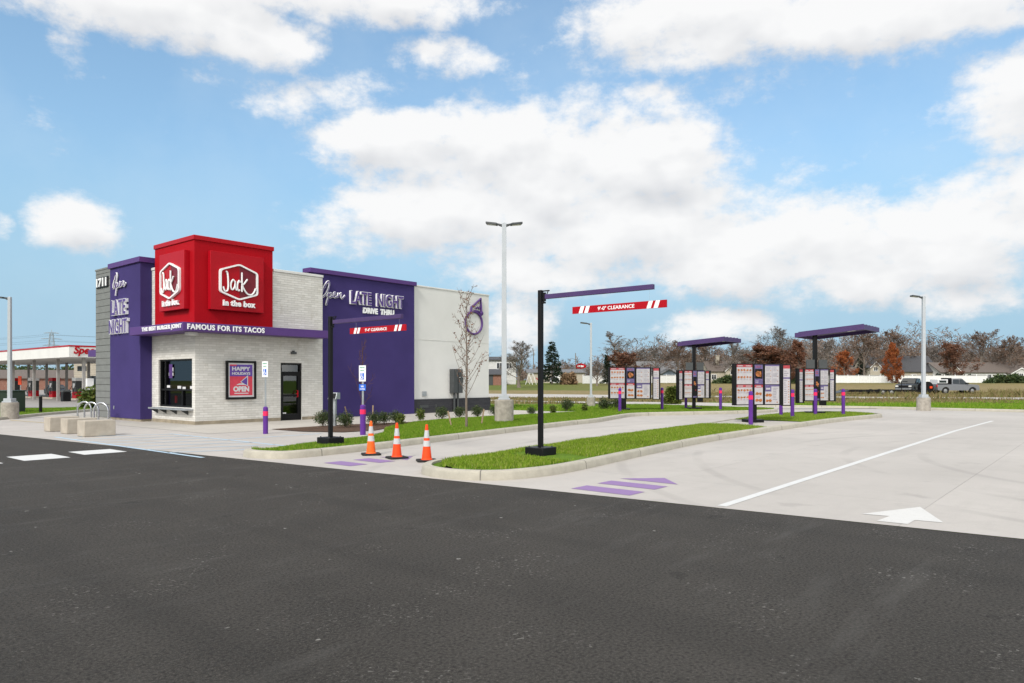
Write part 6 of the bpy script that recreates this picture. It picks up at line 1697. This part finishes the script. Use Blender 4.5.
# transmission tower and its wires, far behind the fuel station
Yt = 430; xt = px(51.5,Yt); zt0 = tz(xt,Yt); H = zpx(329.5,Yt)-zt0
t = thing('transmission_tower', 'far steel lattice power tower above the fuel station canopy', 'power tower', (xt,Yt,zt0), R(20))
mb = MB()
def leg(z): return 3.2*(1-z/H)**1.1+.55
lv = np.linspace(0, H*.94, 9)
for a, b in ((1,1),(1,-1),(-1,-1),(-1,1)): mb.tube([(a*leg(z),b*leg(z),z) for z in lv], .12, 4)
for i in range(8):
    for (a,b,c,d) in ((1,1,1,-1),(1,-1,-1,-1),(-1,-1,-1,1),(-1,1,1,1)):
        mb.tube([(a*leg(lv[i]),b*leg(lv[i]),lv[i]),(c*leg(lv[i+1]),d*leg(lv[i+1]),lv[i+1])], .07, 3); mb.tube([(c*leg(lv[i]),d*leg(lv[i]),lv[i]),(a*leg(lv[i+1]),b*leg(lv[i+1]),lv[i+1])], .07, 3)
mb.tube([(0,0,H*.94),(0,0,H)], .12, 4); obj('lattice', mb, M['galv'], t)
for z, w_ in ((H*.70,4.6),(H*.82,5.6),(H*.93,4.0)):
    mb = MB(); mb.tube([(-w_,0,z),(0,0,z+.7),(w_,0,z)], .13, 4); mb.tube([(-w_,0,z),(w_,0,z)], .1, 4); obj('crossarm', mb, M['galv'], t)
mb = MB()
for z, w_ in ((H*.70,4.6),(H*.82,5.6),(H*.93,4.0)):
    for s in (-1,1):
        ca = math.cos(R(20)); x = xt+s*w_*ca
        pts = [(x+q*180+0, Yt+s*w_*math.sin(R(20))+q*-40, zt0+z-1+(-3*(1-(2*abs(q)-1)**2))) for q in np.linspace(-1,1,15)]
        mb.tube(pts, .05, 3)
o = obj('power_line', mb, M['dark_grey']); tag(o, 'thin far power lines strung from the lattice tower', 'power line')

# ------------------------------------------------------------------ fuel station on the left
GX, GY, GZs = -40.6, 66.0, -.60
def GW(u, v, z=0): return (GX+.644*u-.765*v, GY+.765*u+.644*v, z)
t = thing('fuel_canopy', 'white fuel station canopy with red top edge left of the restaurant', 'canopy', GW(0,0,GZs), ANG)
cb, ct = 3.66-GZs, 4.76-GZs
mb = MB(); mb.box(0,11,0,44,cb,ct-.14); obj('fascia', mb, M['stucco_white'], t, smooth=False)
mb = MB(); mb.box(-.03,11.03,-.03,44.03,ct-.138,ct); obj('red_edge', mb, M['red_gloss'], t, smooth=False)
mb = MB(); text(mb, 'Speedway', (.30,-.002,cb+.10), X_, Z_, (0,-1,0), 3.7, .92, .06, 0, .03, 1.0, .22); obj('canopy_lettering', mb, M['red_gloss'], t, smooth=False)
for u_, vs in ((1.5,(.8,7.5,14.6,21.6,28.6,35.6)),(8.0,(4,11,18,25,32,39))):
    for v_ in vs:
        mb = MB(); mb.box(u_-.12,u_+.12,v_-.12,v_+.12,-.1,cb-.002); obj('column', mb, M['column_grey'], t)
labs = ['fuel pump with red foot nearest the grey siding','second fuel pump from the grey siding','third fuel pump from the grey siding','fourth fuel pump from the grey siding, by the left lamp post']
for i, v_ in enumerate((11,18,25,32)):
    p = thing('fuel_pump', labs[i], 'fuel pump', GW(4.5,v_,GZs+.05), ANG, 'fuel pumps under the canopy')
    mb = MB(); mb.box(-.75,.75,-1.6,1.6,-.1,.16); obj('island', mb, M['block'], p, bevel=.02)
    mb = MB(); mb.box(-.40,.40,-.55,.55,.16,.85); obj('foot_panel', mb, M['red_gloss'], p, bevel=.02)
    mb = MB(); mb.box(-.40,.40,-.55,.55,.852,2.0); obj('housing', mb, M['dark_grey'], p, bevel=.02)
    mb = MB(); mb.box(-.42,.42,-.58,.58,2.002,2.35); obj('topper', mb, M['red_gloss'] if i % 2 else M['white_paint'], p, bevel=.02)
    mb = MB(); mb.box(-.415,-.401,-.3,.3,1.25,1.75); obj('display', mb, M['white_paint'], p)
    for s in (-1,1):
        mb = MB(); mb.tube([(-.43,s*.42,1.5),(-.62,s*.5,1.1),(-.55,s*.5,.5),(-.43,s*.45,.7)], .03, 5); obj('hose', mb, M['black_rubber'], p)
t = thing('trash_bin', 'black trash bin beside a canopy column of the fuel station', 'trash bin', GW(1.5,5.4,GZs), ANG)
mb = MB(); mb.box(-.35,.35,-.35,.35,0,.95); obj('bin', mb, M['black_metal'], t, bevel=.03)
mb = MB(); mb.box(-.38,.38,-.38,.38,.952,1.12); obj('lid', mb, M['dark_grey'], t, bevel=.04)
t = thing('ice_box', 'white upright box by a canopy column nearest the green bush', 'box', GW(2.4,2.0,GZs), ANG)
mb = MB(); mb.box(-.3,.3,-.3,.3,.9,2.3); obj('cabinet', mb, M['white_paint'], t, bevel=.02); mb = MB(); mb.box(-.08,.08,-.08,.08,-.1,.9); obj('stand', mb, M['galv'], t)
vehicle('dark car parked under the fuel canopy, behind the second pump', 'car', 57, 97, ANG-pi/2, M['car_dark'], 'car', 'parked_car', GZs+.05)
t = thing('store', 'beige store building behind the fuel canopy, next to the grey siding', 'store', (px(83,118),118,tz(px(83,118),118)), R(20))
mb = MB(); mb.box(-1.3,18,0,12,-.5,5.0); obj('wall', mb, M['house_cream'], t, smooth=False)
mb = MB(); mb.box(-1.5,18.2,-.2,12.2,5.002,5.5); obj('parapet', mb, M['tan_base'], t, smooth=False)
mb = MB(); mb.box(1,5,-.06,-.003,.4,2.8); obj('shop_window', mb, M['glass_dark'], t)
mb = MB(); mb.box(-.8,.5,-.04,-.003,3.6,4.4); obj('upper_window', mb, M['glass_dark'], t)
t = thing('brick_shed', 'long low red brick building seen between the fuel canopy columns', 'building', (px(30,135),135,tz(px(30,135),135)-.3), R(12))
mb = MB(); mb.box(-18,9,0,8,0,2.6); obj('wall', mb, M['red_brick'], t, smooth=False)
mb = MB(); gable_roof(mb,-18,9,0,8,2.6,4.0); obj('roof', mb, M['roof_brown'], t, smooth=False)
t = shrub('small yellow bush under the fuel canopy', 0,0,3,2.4,GZs,.3,GW(-3.0,19.5)[:2],None)
o = thing('warning_sign', 'orange square sign on a post under the fuel canopy', 'sign', GW(3.0,24.4,GZs), ANG-pi/2)
mb = MB(); mb.cyl(0,0,0,1.6,.05,n=8); obj('post', mb, M['galv'], o); mb = MB(); mb.box(-.55,.55,-.1,-.05,1.6,2.6); obj('sign_plate', mb, M['orange'], o)
